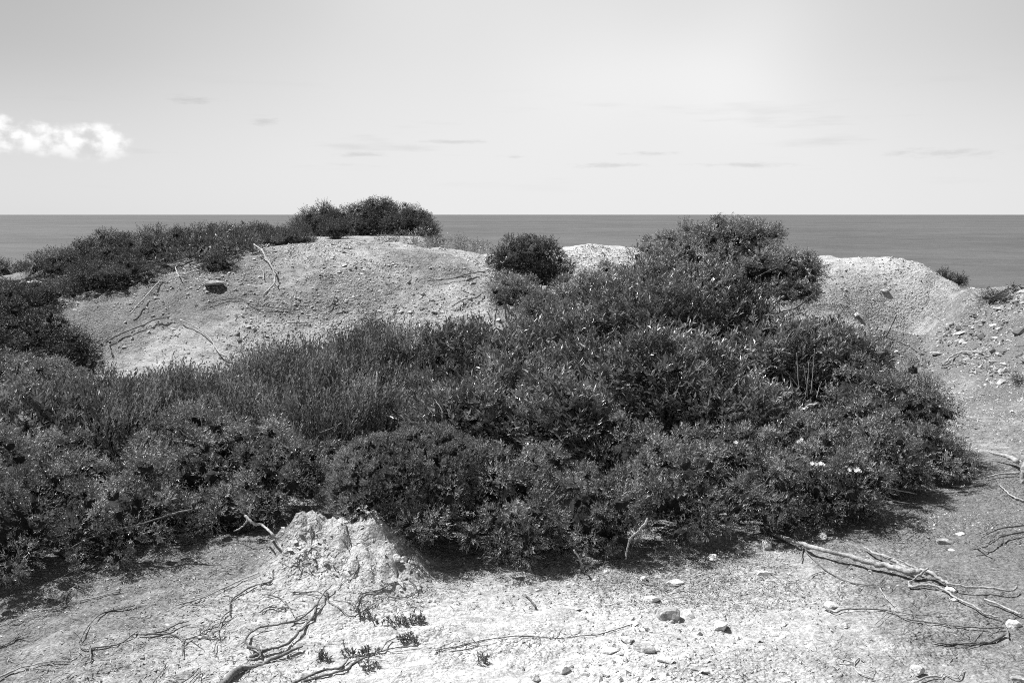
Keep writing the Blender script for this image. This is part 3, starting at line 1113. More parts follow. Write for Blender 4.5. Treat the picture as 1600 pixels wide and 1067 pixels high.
bush('r3', 'ridge_bush', 'low dark bush at the far left end of the ridge', 'bush',
     [(-60, 417, 70, 480, 12.4, .6), (40, 392, 165, 475, 12.5, .6), (-90, 440, 110, 505, 11.6, .5), (60, 440, 150, 492, 11.8, .4), (-70, 446, 75, 506, 10.9, .4), (10, 436, 105, 492, 11.3, .35)],
     'needle', 0.20, 20, 'bushes along the left ridge', s=1.7, sprigs=80, needles=8, lump=.12, shell=(.88, 1.04), nlen=(.007, .013), nw=.0048, mat=M_FAR, trunk=.03)
bush('r4', 'thin_bush', 'pale half-bare bush on the scree edge of the left ridge', 'bush',
     [(250, 385, 350, 435, 12.4, .35), (300, 368, 410, 415, 12.7, .35)],
     'leaf', 0.14, 21, s=1.4, lv_=5, inner_layer=False, trunk=.02, ntw=26, mat=leaf_mat('pale_half_bare_leaves', .08, .35, .5, .2))
bush('r5', 'small_bush', 'small dark bush growing alone on the upper scree', 'bush',
     [(312, 400, 376, 436, 12.0, .22)],
     'needle', 0.20, 22, s=1.5, nlen=(.008, .014), mat=M_FAR, trunk=.015)
# ---- beyond the crest
bush('f1', 'low_scrub', 'flat dark scrub just behind the crest of the scree mound', 'bush',
     [(345, 354, 440, 392, 17.0, .8), (400, 360, 492, 392, 16.5, .7)],
     'needle', 0.27, 23, s=2.2, sprigs=75, needles=8, lump=.12, shell=(.88, 1.04), nlen=(.007, .013), nw=.0048, mat=M_FAR, trunk=.03)
bush('f2', 'headland_bush', 'left bush of the dark clump on the far headland', 'bush',
     [(468, 322, 538, 380, 27.0, .9), (455, 342, 505, 378, 26.5, .7)],
     'needle', 0.36, 24, 'bushes on the far headland', s=3.2, sprigs=75, needles=8, lump=.12, shell=(.88, 1.04), nlen=(.007, .013), nw=.0048, mat=M_FAR, trunk=.05)
bush('f3', 'headland_bush', 'tallest bush of the dark clump on the far headland', 'bush',
     [(525, 324, 600, 382, 27.8, 1.1), (558, 310, 626, 376, 28.5, 1.0), (592, 324, 652, 382, 27.8, 1.0)],
     'needle', 0.36, 25, 'bushes on the far headland', s=3.2, sprigs=75, needles=8, lump=.12, shell=(.88, 1.04), nlen=(.007, .013), nw=.0048, mat=M_FAR, trunk=.06)
bush('f4', 'headland_bush', 'right bush of the dark far clump, overhanging the cliff edge', 'bush',
     [(625, 328, 674, 380, 28.0, 1.0), (652, 343, 684, 384, 27.5, .7)],
     'needle', 0.36, 26, 'bushes on the far headland', s=3.2, sprigs=75, needles=8, lump=.12, shell=(.88, 1.04), nlen=(.007, .013), nw=.0048, mat=M_FAR, trunk=.05)
bush('f5', 'headland_bush', 'small bush in front of the far clump beside the white track', 'bush',
     [(502, 347, 548, 376, 24.0, .5)],
     'needle', 0.30, 27, 'bushes on the far headland', s=2.8, sprigs=75, needles=8, lump=.12, shell=(.88, 1.04), nlen=(.007, .013), nw=.0048, mat=M_FAR, trunk=.03)
bush('f6', 'low_scrub', 'thin low scrub below the far clump sloping to the sea', 'bush',
     [(585, 368, 690, 392, 20.0, .6), (660, 376, 725, 396, 18.5, .4)],
     'needle', 0.30, 28, s=2.2, sprigs=36, needles=7, trunk=.02, inner_layer=False)
bush('f7', 'low_scrub', 'small scrub patch on the crest left of the round bush', 'bush',
     [(700, 381, 762, 395, 16.5, .35)],
     'needle', 0.27, 29, s=2.0, sprigs=36, needles=7, trunk=.02, inner_layer=False)
bush('g1', 'crest_shrub', 'small dark shrub peeping over the right ridge crest', 'bush',
     [(1460, 427, 1486, 440, 13.5, .15), (1478, 432, 1510, 450, 13.3, .18)],
     'needle', 0.18, 30, s=1.4, nlen=(.008, .014), mat=M_FAR, trunk=.015)
bush('g2', 'crest_shrub', 'low shrub on the mound at the right edge below the sea', 'bush',
     [(1535, 456, 1590, 482, 11.2, .25), (1575, 452, 1640, 470, 11.2, .3)],
     'needle', 0.18, 31, s=1.5, mat=M_FAR, sprigs=75, needles=8, lump=.12, shell=(.88, 1.04), nlen=(.007, .013), nw=.0048, trunk=.015)
bush('g3', 'path_shrub', 'small shrub cut by the right edge beside the path', 'bush',
     [(1574, 588, 1640, 625, 8.6, .2)],
     'needle', 0.165, 32, s=1.2, trunk=.015)


# ------------------------------------------------------------------ dead wood, roots and twigs
def line_on_ground(pts, lift):
    if np.isscalar(lift):
        lift = [lift] * len(pts)
    o = []
    for (px, py), l in zip(pts, lift):
        w = ghit(px, py, l)
        o.append(w + np.array([0, 0, l]))
    return np.array(o)


_rn = [0]


def stick_mesh(P3, w0, w1, per=4, jit=0.12, sides=6):
    _rn[0] += 1
    dist = P3[:, 1].mean()
    r0, r1 = w0 * dist / FPX / 2 * .8, w1 * dist / FPX / 2 * .8
    path = smooth_path(P3, per + 2, min(jit * (r0 + r1) * 1.3, .0022 * dist / 4.5), _rn[0])
    return tube(path, r0, r1, sides, _rn[0], 0.2)


def wood(name, label, cat, pts, w0, w1, mat, lift=0.004, kids=(), group=None, P3=None, kid_name='branch'):
    if P3 is None:
        P3 = line_on_ground(pts, lift)
        if cat == 'root':                  # roots dip in and out of the soil
            rq = np.random.default_rng(len(label) * 7 + len(pts))
            rm = (w0 + w1) / 4 * P3[:, 1].mean() / FPX
            P3[1:-1, 2] += rq.uniform(-1.3, .3, len(P3) - 2) * rm
            P3[:, 0] += rq.normal(0, .8, len(P3)) * rm
    org = P3[0].copy()
    o = put_mesh(name, stick_mesh(P3, w0, w1), mat, None, org)
    tag(o, label, cat, group)
    for k in kids:
        kp, kw0, kw1 = k[0], k[1], k[2]
        kl = k[3] if len(k) > 3 else lift if np.isscalar(lift) else 0.01
        KP = line_on_ground(kp, kl)
        put_mesh(kid_name, stick_mesh(KP, kw0, kw1), mat, o, org)
    if cat == 'root' and org[1] < 6:          # fine side rootlets
        rr = np.random.default_rng(_rn[0] * 3 + 1)
        for q_ in range(rr.integers(1, 4)):
            i = rr.integers(0, len(P3) - 1)
            st = P3[i] + (P3[i + 1] - P3[i]) * rr.uniform(.1, .9)
            ax = P3[i + 1] - P3[i]
            an = math.atan2(ax[1], ax[0]) + rr.choice([-1, 1]) * rr.uniform(.35, 1.1)
            Lr = rr.uniform(.05, .16)
            pp = [st]
            for q2_ in range(3):
                an += rr.normal(0, .4)
                n_ = pp[-1] + np.array([math.cos(an), math.sin(an), 0]) * Lr / 3
                n_[2] = float(ground_z(n_[0], n_[1])) + .003
                pp.append(n_)
            put_mesh('rootlet', stick_mesh(np.array(pp), 2.0, 1.0, sides=5), mat, o, org)
    return o


RG = 'bare roots lying on the foreground soil'
wood('dead_branch', 'long fallen dead branch forking to the right over grey soil', 'branch',
     [(1204, 835), (1231, 843), (1255, 852), (1288, 862), (1324, 870), (1360, 879), (1390, 886), (1420, 892), (1436, 894)], 7, 14, M_DEADG,
     [.01, .03, .04, .045, .045, .04, .04, .04, .04],
     [([(1434, 892), (1453, 895), (1471, 906), (1495, 916), (1540, 918), (1579, 924), (1589, 918)], 9, 4, [.04, .04, .03, .03, .03, .03, .03]),
      ([(1422, 891), (1390, 873), (1369, 865), (1349, 856)], 8, 3.5, [.04, .035, .03, .02]),
      ([(1435, 889), (1405, 877), (1384, 870)], 5, 2, [.04, .05, .05]),
      ([(1450, 889), (1432, 903), (1421, 910)], 5, 3.5, [.07, .05, .03]),
      ([(1421, 910), (1423, 918), (1444, 915), (1468, 918), (1492, 933), (1519, 948), (1540, 960), (1561, 967)], 7, 3.5, .015),
      ([(1444, 895), (1456, 898), (1470, 904)], 8, 5, .03)])
wood('twig', 'thin forked twig trailing below the long fallen dead branch', 'twig', [(1258, 861), (1282, 885), (1309, 904), (1336, 912), (1366, 918)], 2.5, 2, M_ROOT, .006,
     [([(1256, 856), (1253, 868), (1253, 880)], 2.5, 1.5), ([(1290, 893), (1272, 900), (1262, 906)], 2, 1)])
wood('root', 'long dark root running right across the gravel below the fallen branch', 'root',
     [(1288, 951), (1306, 957), (1318, 954), (1354, 951), (1390, 954), (1417, 966), (1456, 976), (1495, 978), (1540, 984), (1567, 985)], 3.5, 3, M_ROOT, .012,
     [([(1392, 955), (1380, 966), (1368, 975)], 2, 1.2), ([(1400, 956), (1440, 961), (1478, 960)], 2, 1.2)], RG)
wood('root', 'curved grey root near the right bottom corner with a short spur', 'root', [(1459, 1002), (1477, 1006), (1510, 1005), (1549, 1003), (1572, 994)], 3, 6, M_ROOT, .01,
     [([(1495, 1011), (1525, 1009), (1531, 1003)], 2.5, 2), ([(1549, 1003), (1540, 992), (1549, 995)], 2.5, 2), ([(1576, 996), (1574, 985), (1569, 977)], 4, 2.5)], RG)
wood('twig', 'short straight pale twig between fallen branch and long dark root', 'twig', [(1375, 919), (1384, 933), (1394, 945)], 3, 2, M_DEAD, .012)
wood('root', 'hook-shaped pale root above the bottom edge, right of centre', 'root', [(1349, 1036), (1343, 1026), (1334, 1039), (1342, 1051), (1364, 1063)], 3, 2.5, M_DEAD, .008, (), RG)
wood('root', 'wavy pale root on the bottom edge at the right', 'root', [(1430, 1067), (1453, 1059), (1471, 1059), (1474, 1053), (1495, 1059), (1504, 1048)], 4, 2.5, M_DEAD, .012, (), RG)
wood('dead_branch', 'forked grey branch entering from the right edge on bare soil', 'branch', [(1612, 820), (1567, 825), (1549, 831), (1534, 840)], 4, 2.5, M_ROOT, .03,
     [([(1612, 829), (1567, 838), (1552, 847), (1537, 856), (1519, 860)], 4.5, 2.5), ([(1519, 847), (1531, 856), (1544, 864)], 3.5, 3)])
wood('stick', 'straight bleached stick at the right edge above the round stone', 'stick', [(1538, 936), (1570, 949), (1594, 960)], 4, 5, M_DEAD, .015)
wood('tree_stump', 'white dead stump at the right edge with roots reaching left', 'stump', None, 20, 17, M_DEAD,
     P3=np.array([ghit(1596, 756) + [0.02, 0, -.05], ghit(1596, 756) + [0.015, 0, .06], ghit(1596, 756) + [0.03, 0, .13], ghit(1596, 756) + [0.08, .02, .19]]),
     kids=[([(1590, 722), (1570, 712), (1546, 707)], 10, 4, .06), ([(1592, 740), (1572, 740), (1541, 746)], 6, 2.5, .02), ([(1600, 783), (1581, 777), (1568, 765), (1561, 758)], 4, 2.5, .012)], kid_name='root')
wood('stick', 'thin pale stick lying at the right tip of the thicket', 'stick', [(1486, 760), (1510, 760), (1535, 757)], 3, 2.5, M_DEAD, .01)
wood('stick', 'weathered double stick on the grey slope right of the path', 'stick', [(1477, 566), (1490, 555), (1510, 551), (1534, 551)], 4, 3.5, M_DEAD, .04, [([(1477, 574), (1490, 569), (1502, 565)], 3, 2, .03)])
wood('stick', 'dark stick poking up from the pale path by the ridge', 'stick', [(1384, 528), (1394, 510), (1401, 495)], 2.5, 2, M_BARK, [.0, .18, .36])
# bottom left
wood('root', 'thickest weathered root leaving the bottom edge left of centre', 'root', [(345, 1075), (377, 1052), (398, 1038), (420, 1029), (448, 1019), (470, 1010)], 15, 5, M_ROOT, .012, (), RG)
wood('root', 'large looping root with a pale crooked end below the eroded bank', 'root',
     [(521, 917), (506, 933), (493, 952), (469, 966), (434, 975), (402, 982), (385, 995), (385, 1006), (403, 1018)], 3, 5, M_ROOT, .02,
     [([(496, 944), (488, 966), (471, 987), (447, 1006), (420, 1015), (404, 1024), (391, 1030)], 4, 7, .015), ([(403, 1014), (407, 1026), (398, 1031), (390, 1029)], 5, 4, .02)], RG)
wood('root', 'long dark root curving up from the bottom edge towards the small succulents', 'root',
     [(455, 1069), (474, 1060), (501, 1050), (531, 1041), (547, 1030), (568, 1023), (595, 1017), (622, 1013), (654, 1010)], 6, 2, M_ROOT, .012,
     [([(596, 1016), (606, 1006), (626, 994)], 2.5, 1.5)], RG)
wood('root', 'crooked dark root just below the one reaching the small succulents', 'root', [(470, 1066), (509, 1057), (536, 1052), (544, 1046), (552, 1036), (571, 1030), (574, 1022)], 5, 3, M_ROOT, .01, (), RG)
wood('root', 'branched dark root at the lower left with a spur hanging down', 'root', [(215, 991), (226, 991), (258, 993), (274, 993), (291, 999), (307, 994), (327, 994)], 3.5, 3, M_ROOT, .012,
     [([(291, 999), (285, 1011), (285, 1025)], 3.5, 2), ([(229, 990), (256, 987), (277, 976), (296, 972)], 3.5, 2)], RG)
wood('root', 'bent root rising to an elbow at the lower left', 'root', [(124, 1006), (137, 982), (161, 958), (188, 952), (210, 949)], 2.5, 3, M_ROOT, .01, (), RG)
wood('root', 'pale root crossing the bottom left corner', 'root', [(-10, 1062), (27, 1050), (56, 1040), (81, 1036), (108, 1036)], 3.5, 2, M_DEAD, .01, (), RG)
wood('root', 'short dark root cut by the left edge above the corner', 'root', [(-10, 1016), (16, 1002), (32, 994)], 3, 1.5, M_ROOT, .008, (), RG)
wood('root', 'thin root left of the branched one ending in a dark fork', 'root', [(215, 991), (186, 1005), (161, 1011), (143, 1017), (141, 1036)], 2.5, 3.5, M_ROOT, .008, [([(143, 1017), (132, 1016), (125, 1010)], 3, 2)], RG)
wood('root', 'straight pale root pointing up right towards the eroded bank', 'root', [(278, 947), (317, 933), (350, 917), (382, 904), (404, 896)], 3, 2.5, M_DEAD, .012, (), RG)
wood('root', 'dark root arching along the left side of the eroded bank', 'root', [(359, 962), (360, 943), (377, 928), (401, 914), (424, 911)], 3, 3, M_ROOT, .01, (), RG)
wood('root', 'tangle of rootlets in the middle of the lower left soil', 'root', [(308, 994), (323, 984), (342, 979), (346, 966), (362, 953)], 3, 2.5, M_ROOT, .012,
     [([(342, 980), (342, 995), (337, 1010), (334, 1022)], 2.5, 1.5), ([(322, 990), (330, 976), (350, 968)], 2.5, 1.5), ([(330, 994), (340, 988), (352, 978)], 2, 1.5)], RG)
wood('twig', 'pale twig with an upright fork at the left under the juniper', 'twig', [(50, 954), (81, 951), (102, 948)], 2.5, 2, M_DEAD, .008, [([(102, 948), (102, 940), (108, 925), (124, 914)], 2.5, 1.5)])
wood('twig', 'slim pale twig lying under the left juniper near its shadow', 'twig', [(124, 940), (151, 933), (183, 927), (199, 924)], 2.5, 1.5, M_DEAD, .008)
wood('root', 'short root leaving the bottom edge at the left', 'root', [(240, 1069), (253, 1052), (261, 1038)], 2.5, 1.5, M_ROOT, .008, (), RG)
wood('root', 'narrow hairpin root on the bottom edge left of the thickest root', 'root', [(283, 1069), (299, 1057), (313, 1045), (310, 1069)], 2.5, 2.5, M_ROOT, .02, (), RG)
wood('dead_branch', 'long grey dead stem lying along the base of the left juniper', 'branch', [(100, 862), (118, 853), (145, 840), (194, 828), (229, 817), (269, 805), (300, 797)], 3, 4, M_ROOT, [.05, .1, .14, .18, .2, .22, .24])
wood('dead_branch', 'crooked white dead stem under the clumpy juniper beside the bank', 'branch', [(383, 806), (395, 818), (410, 822), (423, 835), (434, 850), (442, 862)], 6, 4, M_DEAD, [.18, .15, .12, .08, .04, .0],
     [([(388, 812), (380, 822), (366, 830)], 4, 2, [.14, .1, .05]), ([(392, 790), (390, 806)], 4, 4, [.26, .17])])
# on and below the eroded bank
wood('root', 'dark root zigzagging down the right half of the eroded bank', 'root', [(540, 823), (544, 842), (547, 863), (558, 882), (560, 892), (551, 901)], 3, 2, M_BARK, .006, (), RG)
wood('root', 'short upright root near the top left of the eroded bank', 'root', [(486, 828), (486, 847), (485, 861)], 2.5, 2, M_BARK, .006, (), RG)
wood('root', 'small slanting root on the hollow face of the eroded bank', 'root', [(480, 884), (488, 893), (497, 901)], 2.5, 2, M_BARK, .008, [([(468, 872), (464, 884), (469, 898)], 2.5, 1.5)], RG)
wood('root', 'forked dark root at the left foot of the eroded bank', 'root', [(407, 959), (420, 949), (445, 951), (439, 936), (415, 932)], 2.5, 2, M_ROOT, .008, [([(445, 941), (453, 952), (458, 962)], 3, 2)], RG)
wood('root', 'thin root spanning the foot of the bank to the large loop', 'root', [(455, 925), (471, 927), (498, 932)], 2.5, 2, M_ROOT, .008, (), RG)
wood('root', 'S-shaped root climbing right from the bank foot to the stones', 'root', [(552, 952), (558, 936), (566, 927), (593, 920), (614, 917), (636, 904), (644, 888)], 3, 2.5, M_ROOT, .01, (), RG)
wood('root', 'dark U-shaped root above the small succulents', 'root', [(512, 925), (516, 940), (531, 952), (549, 963), (566, 955), (574, 948), (584, 944)], 3, 2.5, M_ROOT, .01, (), RG)
wood('root', 'looped twiggy root right of the bank under the juniper', 'root', [(606, 932), (622, 935), (644, 931), (651, 917), (638, 904)], 3, 2, M_ROOT, .012, [([(640, 910), (652, 917), (660, 910)], 2.5, 1.5)], RG)
wood('root', 'very long thin root crossing the whitest ground in the centre', 'root', [(681, 1018), (716, 1009), (757, 999), (814, 995), (868, 997), (908, 993), (932, 993), (959, 986), (997, 972)], 2, 2.2, M_ROOT, .006, (), RG)
wood('root', 'short thin root beneath the left end of the long central one', 'root', [(703, 1019), (735, 1014), (749, 1006)], 2.2, 1.5, M_ROOT, .006, (), RG)
# under the central junipers
wood('dead_branch', 'white forked twig hanging from the front centre juniper over its shadow', 'branch', [(1012, 812), (1006, 822), (995, 834), (985, 842), (981, 855), (978, 875)], 5, 3, M_DEAD, [.30, .27, .23, .2, .16, .10])
wood('twig', 'pale upright stem under the juniper right of the dome', 'twig', [(897, 860), (907, 877), (908, 894)], 4, 3.5, M_DEAD, [.14, .07, .0])
wood('twig', 'dark twig standing on the white ground below the juniper edge', 'twig', [(820, 928), (830, 939), (837, 951)], 3, 3.5, M_BARK, .012)
wood('twig', 'thin dark twig left of the hanging white twig', 'twig', [(938, 875), (954, 881), (978, 884)], 2, 3, M_ROOT, .01)
wood('twig', 'faint pale twig under the juniper edge near the small white stone', 'twig', [(905, 896), (927, 894), (943, 890)], 2, 1.5, M_ROOT, .008)
wood('dead_branch', 'thin dead branches reaching over the soil below the flowering juniper', 'branch', [(1345, 752), (1370, 760), (1410, 768), (1432, 772)], 3.5, 2, M_DEAD, [.14, .12, .08, .04],
     [([(1370, 772), (1400, 784), (1424, 788)], 3, 1.5, [.12, .07, .02]), ([(1384, 776), (1378, 790), (1386, 798)], 2.5, 1.5, [.06, .04, .0])])
# on the left scree
SG = 'dead sticks on the left scree'
wood('stick', 'pale forked stick high on the left part of the scree', 'stick', [(163, 435), (178, 445), (198, 442), (210, 441)], 3, 2, M_DEAD, .06, [([(178, 445), (172, 452), (162, 462)], 2.5, 1.5, .03)], SG)
wood('stick', 'brightest thick stick under the largest ridge bush', 'stick', [(191, 431), (198, 435), (215, 431), (233, 427)], 3.5, 4, M_DEAD, .08, (), SG)
wood('stick', 'straight stick slanting down left from the ridge bushes', 'stick', [(252, 435), (242, 451), (223, 470), (204, 494)], 3, 2.5, M_DEAD, .05, (), SG)
wood('stick', 'long bent white stick ending in the upright shrub', 'stick', [(282, 504), (306, 513), (328, 531), (341, 550), (354, 561)], 3, 3.5, M_DEAD, .05, (), SG)
wood('stick', 'long dark stick with a forked foot low on the scree', 'stick', [(265, 496), (242, 504), (217, 513), (188, 523), (166, 537)], 2.5, 3, M_ROOT, .04, [([(169, 536), (172, 547), (174, 556)], 3.5, 3, .03)], SG)
wood('stick', 'pale Y-shaped stick below the half-bare bush', 'stick', [(274, 418), (280, 434), (293, 437)], 2.5, 2, M_DEAD, .08, [([(281, 427), (290, 424)], 2, 1.5, .08)], SG)
wood('stick', 'tall crooked branch standing at the upper scree near the crest', 'stick', [(409, 391), (417, 407), (427, 423), (429, 442), (411, 461)], 4, 2.5, M_DEAD, [.15, .12, .08, .05, .02], [([(397, 384), (410, 390), (421, 383)], 3, 2, .15), ([(428, 440), (434, 450)], 2.5, 2, .03), ([(407, 417), (412, 428), (412, 438)], 2, 1.5, .03)], SG)
wood('stick', 'thin wavy stick across the middle of the scree', 'stick', [(325, 480), (347, 470), (376, 469), (395, 480), (443, 485), (459, 490)], 2.2, 1.6, M_ROOT, .03, (), SG)
wood('stick', 'curved dark stick above the upright shrub tips in the scree centre', 'stick', [(551, 507), (566, 512), (582, 507), (598, 496)], 3.5, 2.5, M_ROOT, .05, [([(575, 511), (590, 506)], 2.5, 1.5, .03)], SG)
wood('stick', 'short dark stick alone in the middle of the scree', 'stick', [(510, 483), (518, 476), (524, 465)], 3, 2.5, M_ROOT, .04, (), SG)
wood('stick', 'bent stick at the right of the scree below the round bush', 'stick', [(706, 480), (725, 470), (744, 467), (754, 458)], 2.5, 2.5, M_ROOT, .04, (), SG)
wood('stick', 'upper of two long thin sticks left of the round bush', 'stick', [(706, 437), (735, 429), (760, 425)], 2.2, 2.5, M_ROOT, .04, (), SG)
wood('stick', 'lower of two long thin sticks left of the round bush', 'stick', [(668, 441), (703, 438), (735, 433)], 2.2, 2.5, M_ROOT, .04, (), SG)
wood('stick', 'faint straight stick low on the scree left of centre', 'stick', [(449, 505), (468, 507), (486, 507)], 2, 1.6, M_ROOT, .03, (), SG)


# dead twigs and dry stems inside living crowns (parts of those bushes)
def bush_of(label_start):
    for o in bpy.data.objects:
        if o.parent is None and str(o.get('label', '')).startswith(label_start):
            return o


def crown_twigs(root, keys, lines, mat=M_DEAD, name='dead_twig', lift=0.012):
    org = np.array(root.location)
    for pts, w0, w1 in lines:
        P3 = np.array([chit(keys, x, y, lift) for x, y in pts])
        d0 = P3[:, 1].mean()
        for i in range(len(P3)):     # keep a twig together in depth
            P3[i] = at(pts[i][0], pts[i][1], 0.65 * d0 + 0.35 * P3[i][1])
        put_mesh(name, stick_mesh(P3, w0, w1, sides=5), mat, root, org)


crown_twigs(bush_of('shrub of dense'), ['rod'], [
    ([(584, 671), (586, 638), (589, 580)], 3, 1.5), ([(559, 668), (565, 644), (562, 621), (552, 606)], 3, 1.5), ([(484, 634), (515, 621), (530, 608), (542, 594)], 2.5, 1.5),
    ([(582, 668), (600, 650), (616, 634), (633, 604)], 3, 1.5), ([(545, 672), (556, 650), (570, 632)], 2.5, 1.5), ([(500, 676), (520, 668), (534, 660)], 2.5, 1.5), ([(590, 640), (602, 622), (606, 598)], 2, 1.2),
    ([(545, 640), (536, 618), (540, 596)], 2, 1.2), ([(610, 645), (622, 628), (640, 620)], 2, 1.2)])
crown_twigs(bush_of('glossy broad-leaved'), ['ml'], [
    ([(663, 665), (673, 641), (683, 621)], 3, 1.5), ([(693, 664), (690, 641), (682, 628)], 3, 1.5), ([(672, 668), (676, 650), (668, 636)], 2, 1.2), ([(884, 565), (885, 545), (884, 530)], 2, 1.5)])
crown_twigs(bush_of('widest glossy'), ['mr'], [
    ([(1030, 560), (1034, 545), (1026, 530), (1020, 520)], 2.5, 1.5), ([(1045, 565), (1040, 550), (1050, 532)], 2.5, 1.5), ([(1090, 540), (1098, 525), (1100, 508)], 3.5, 2), ([(1096, 528), (1110, 522), (1118, 512)], 2.5, 1.5),
    ([(970, 562), (985, 555), (996, 548)], 2, 1.5), ([(1140, 655), (1158, 630), (1166, 618)], 2.5, 1.5), ([(1060, 690), (1070, 670), (1078, 660)], 2, 1.3)])
crown_twigs(bush_of('broad-leaved bush with dead'), ['mf'], [
    ([(52, 708), (62, 704), (70, 715), (72, 728)], 3, 2), ([(76, 742), (88, 738), (98, 722)], 3, 2), ([(46, 716), (56, 708), (70, 704)], 2.5, 2), ([(90, 715), (100, 722), (104, 734)], 2.5, 1.5), ([(50, 748), (62, 750), (86, 748)], 3.5, 2.5), ([(30, 700), (48, 690), (66, 694)], 2.5, 1.5)])
crown_twigs(bush_of('tallest wind-shaped'), ['tree'], [
    ([(1205, 500), (1232, 487), (1258, 472)], 4, 2.5), ([(1220, 488), (1246, 480), (1270, 460)], 3, 2), ([(960, 438), (976, 430), (986, 420)], 2.5, 1.5), ([(1185, 432), (1200, 424), (1216, 418)], 2, 1.3)], M_BARK, 'bare_limb')

# dry reed stalks standing in the broad-leaved bush
base = chit(['mr', 'jr', 'je'], 1256, 618, .01)
o = empty('dry_stalks', base, 'tuft of thin pale dry stalks rising from the thicket at right', 'dry grass')
dst = base[1]
for pts in ([(1249, 618), (1247, 590), (1245, 552)], [(1267, 616), (1270, 585), (1273, 546)], [(1262, 622), (1260, 600), (1256, 572)], [(1254, 618), (1244, 600), (1228, 580)],
            [(1258, 620), (1262, 598), (1264, 566)], [(1276, 622), (1280, 606), (1284, 596)], [(1246, 622), (1238, 606), (1234, 588)]):
    P3 = np.array([at(x, y, dst - .02) for x, y in pts])
    put_mesh('stalk', stick_mesh(P3, 2.4, 1.2, sides=5), M_DEAD, o, base)


# white flowers sitting on the front right junipers
def flower_head(c, r, nrm_, rng):
    n = 7
    a = nrm(np.cross(nrm_, [0.3, 0.9, 0.1]))
    b = np.cross(nrm_, a)
    tri = []
    for k in range(n):
        t = 2 * math.pi * k / n + rng.uniform(-.2, .2)
        d = a * math.cos(t) + b * math.sin(t)
        sdv = -a * math.sin(t) + b * math.cos(t)
        tip = c + d * r + nrm_ * r * 0.25
        m = c + d * r * 0.6
        tri += [c, m + sdv * r * 0.3, tip, c, tip, m - sdv * r * 0.3]
    return np.array(tri)


rngf = np.random.default_rng(77)
for label, px, py, heads in (('small white flower head left of the brighter pair on the juniper', 1150, 691, [(0, 0)]),
                             ('pair of white flowers highest on the front right juniper', 1252, 690, [(-4, 0), (4, 2), (0, -3)]),
                             ('row of white flowers low in the front right juniper', 1277, 724, [(-8, 0), (-2, 1), (5, 0), (9, 2)]),
                             ('white flowers furthest right on the front junipers', 1335, 735, [(-8, -1), (2, 0), (8, 1), (5, -3)])):
    c0 = chit(['jd', 'je', 'jr'], px, py, .012)
    fo = empty('white_flowers', c0, label, 'flower')
    for hx, hy in heads:
        c = at(px + hx, py + hy, c0[1] - .02)
        put_mesh('flower_head', (flower_head(c, 0.013, nrm(np.array([rngf.normal(0, .3), -0.6, 0.7])), rngf), np.arange(42).reshape(-1, 3)), M_PETAL, fo, c0, False)


# small succulents on the white ground
def succulent(label, px, py, w, n, seed):
    rng = np.random.default_rng(seed)
    b0 = ghit(px, py)
    d0 = b0[1]
    ro = empty('small_succulent', b0, label, 'plant', 'small plants on the white foreground')
    for k in range(n):
        x = px + rng.uniform(-w, w)
        p = ghit(x, py + rng.uniform(-3, 3))
        hh = rng.uniform(6, 18) * d0 / FPX
        dr = nrm(np.array([rng.normal(0, .5), rng.normal(0, .4), 1.0]))
        parts = [tube(smooth_path([p - [0, 0, .004], p + dr * hh * .5, p + dr * hh + [rng.normal(0, .004), 0, .003]], 3), .0022, .0016, 4, k)]
        o_ = p[None] + dr[None] * (np.linspace(.25, 1, 12) * hh)[:, None]
        dd = nrm(dr[None] * .7 + perp(np.repeat(dr[None], 12, 0), rng))
        bl = blades(o_, dd, np.full(12, .014), np.full(12, .006), rng)
        parts.append((bl, np.arange(36).reshape(-1, 3)))
        put_mesh('shoot', join(parts), M_SUCC, ro, b0, False)


succulent('largest dark succulent tuft on the white foreground', 647, 975, 15, 22, 1)
succulent('flat succulent tuft left of the largest one', 605, 977, 24, 16, 2)
succulent('small succulent tuft at the left foot of the row', 573, 967, 10, 10, 3)
succulent('low succulent row touching the long dark root', 560, 1024, 28, 16, 4)
succulent('sparse succulent tuft above the dark root end', 640, 1004, 14, 14, 5)
succulent('tiny isolated succulent at the bottom centre', 752, 1036, 8, 9, 6)
succulent('tiny succulent at the lower left of the dark root', 510, 1033, 8, 8, 7)
succulent('pale sparse tuft just above the bottom edge near the dark root', 575, 1047, 14, 9, 8)


# ------------------------------------------------------------------ stones
import bmesh


def stone_mesh(seed, rx, ry, rz):
    rng = np.random.default_rng(seed)
    bm = bmesh.new()
    bmesh.ops.create_icosphere(bm, subdivisions=3, radius=1.0)
    V = np.array([v.co[:] for v in bm.verts])
    F = np.array([[v.index for v in f.verts] for f in bm.faces])
    bm.free()
    for k in range(16):          # knock flat facets off it
        d = nrm(rng.normal(size=3))
        lim = rng.uniform(.5, .82)
        over = np.clip(V @ d - lim, 0, None)
        V = V - over[:, None] * d * 0.97
    V = V * (1 + 0.10 * fbm(V * 1.7 + seed, 3))[:, None] + 0.05 * fbm(V * 5 + seed, 3)[:, None] * nrm(V)
    V = V * np.array([rx, ry, rz]) * 1.25
    a = rng.uniform(-.5, .5)
    R = np.array([[math.cos(a), -math.sin(a), 0], [math.sin(a), math.cos(a), 0], [0, 0, 1]])
    return V @ R.T, F


_sn = [100]


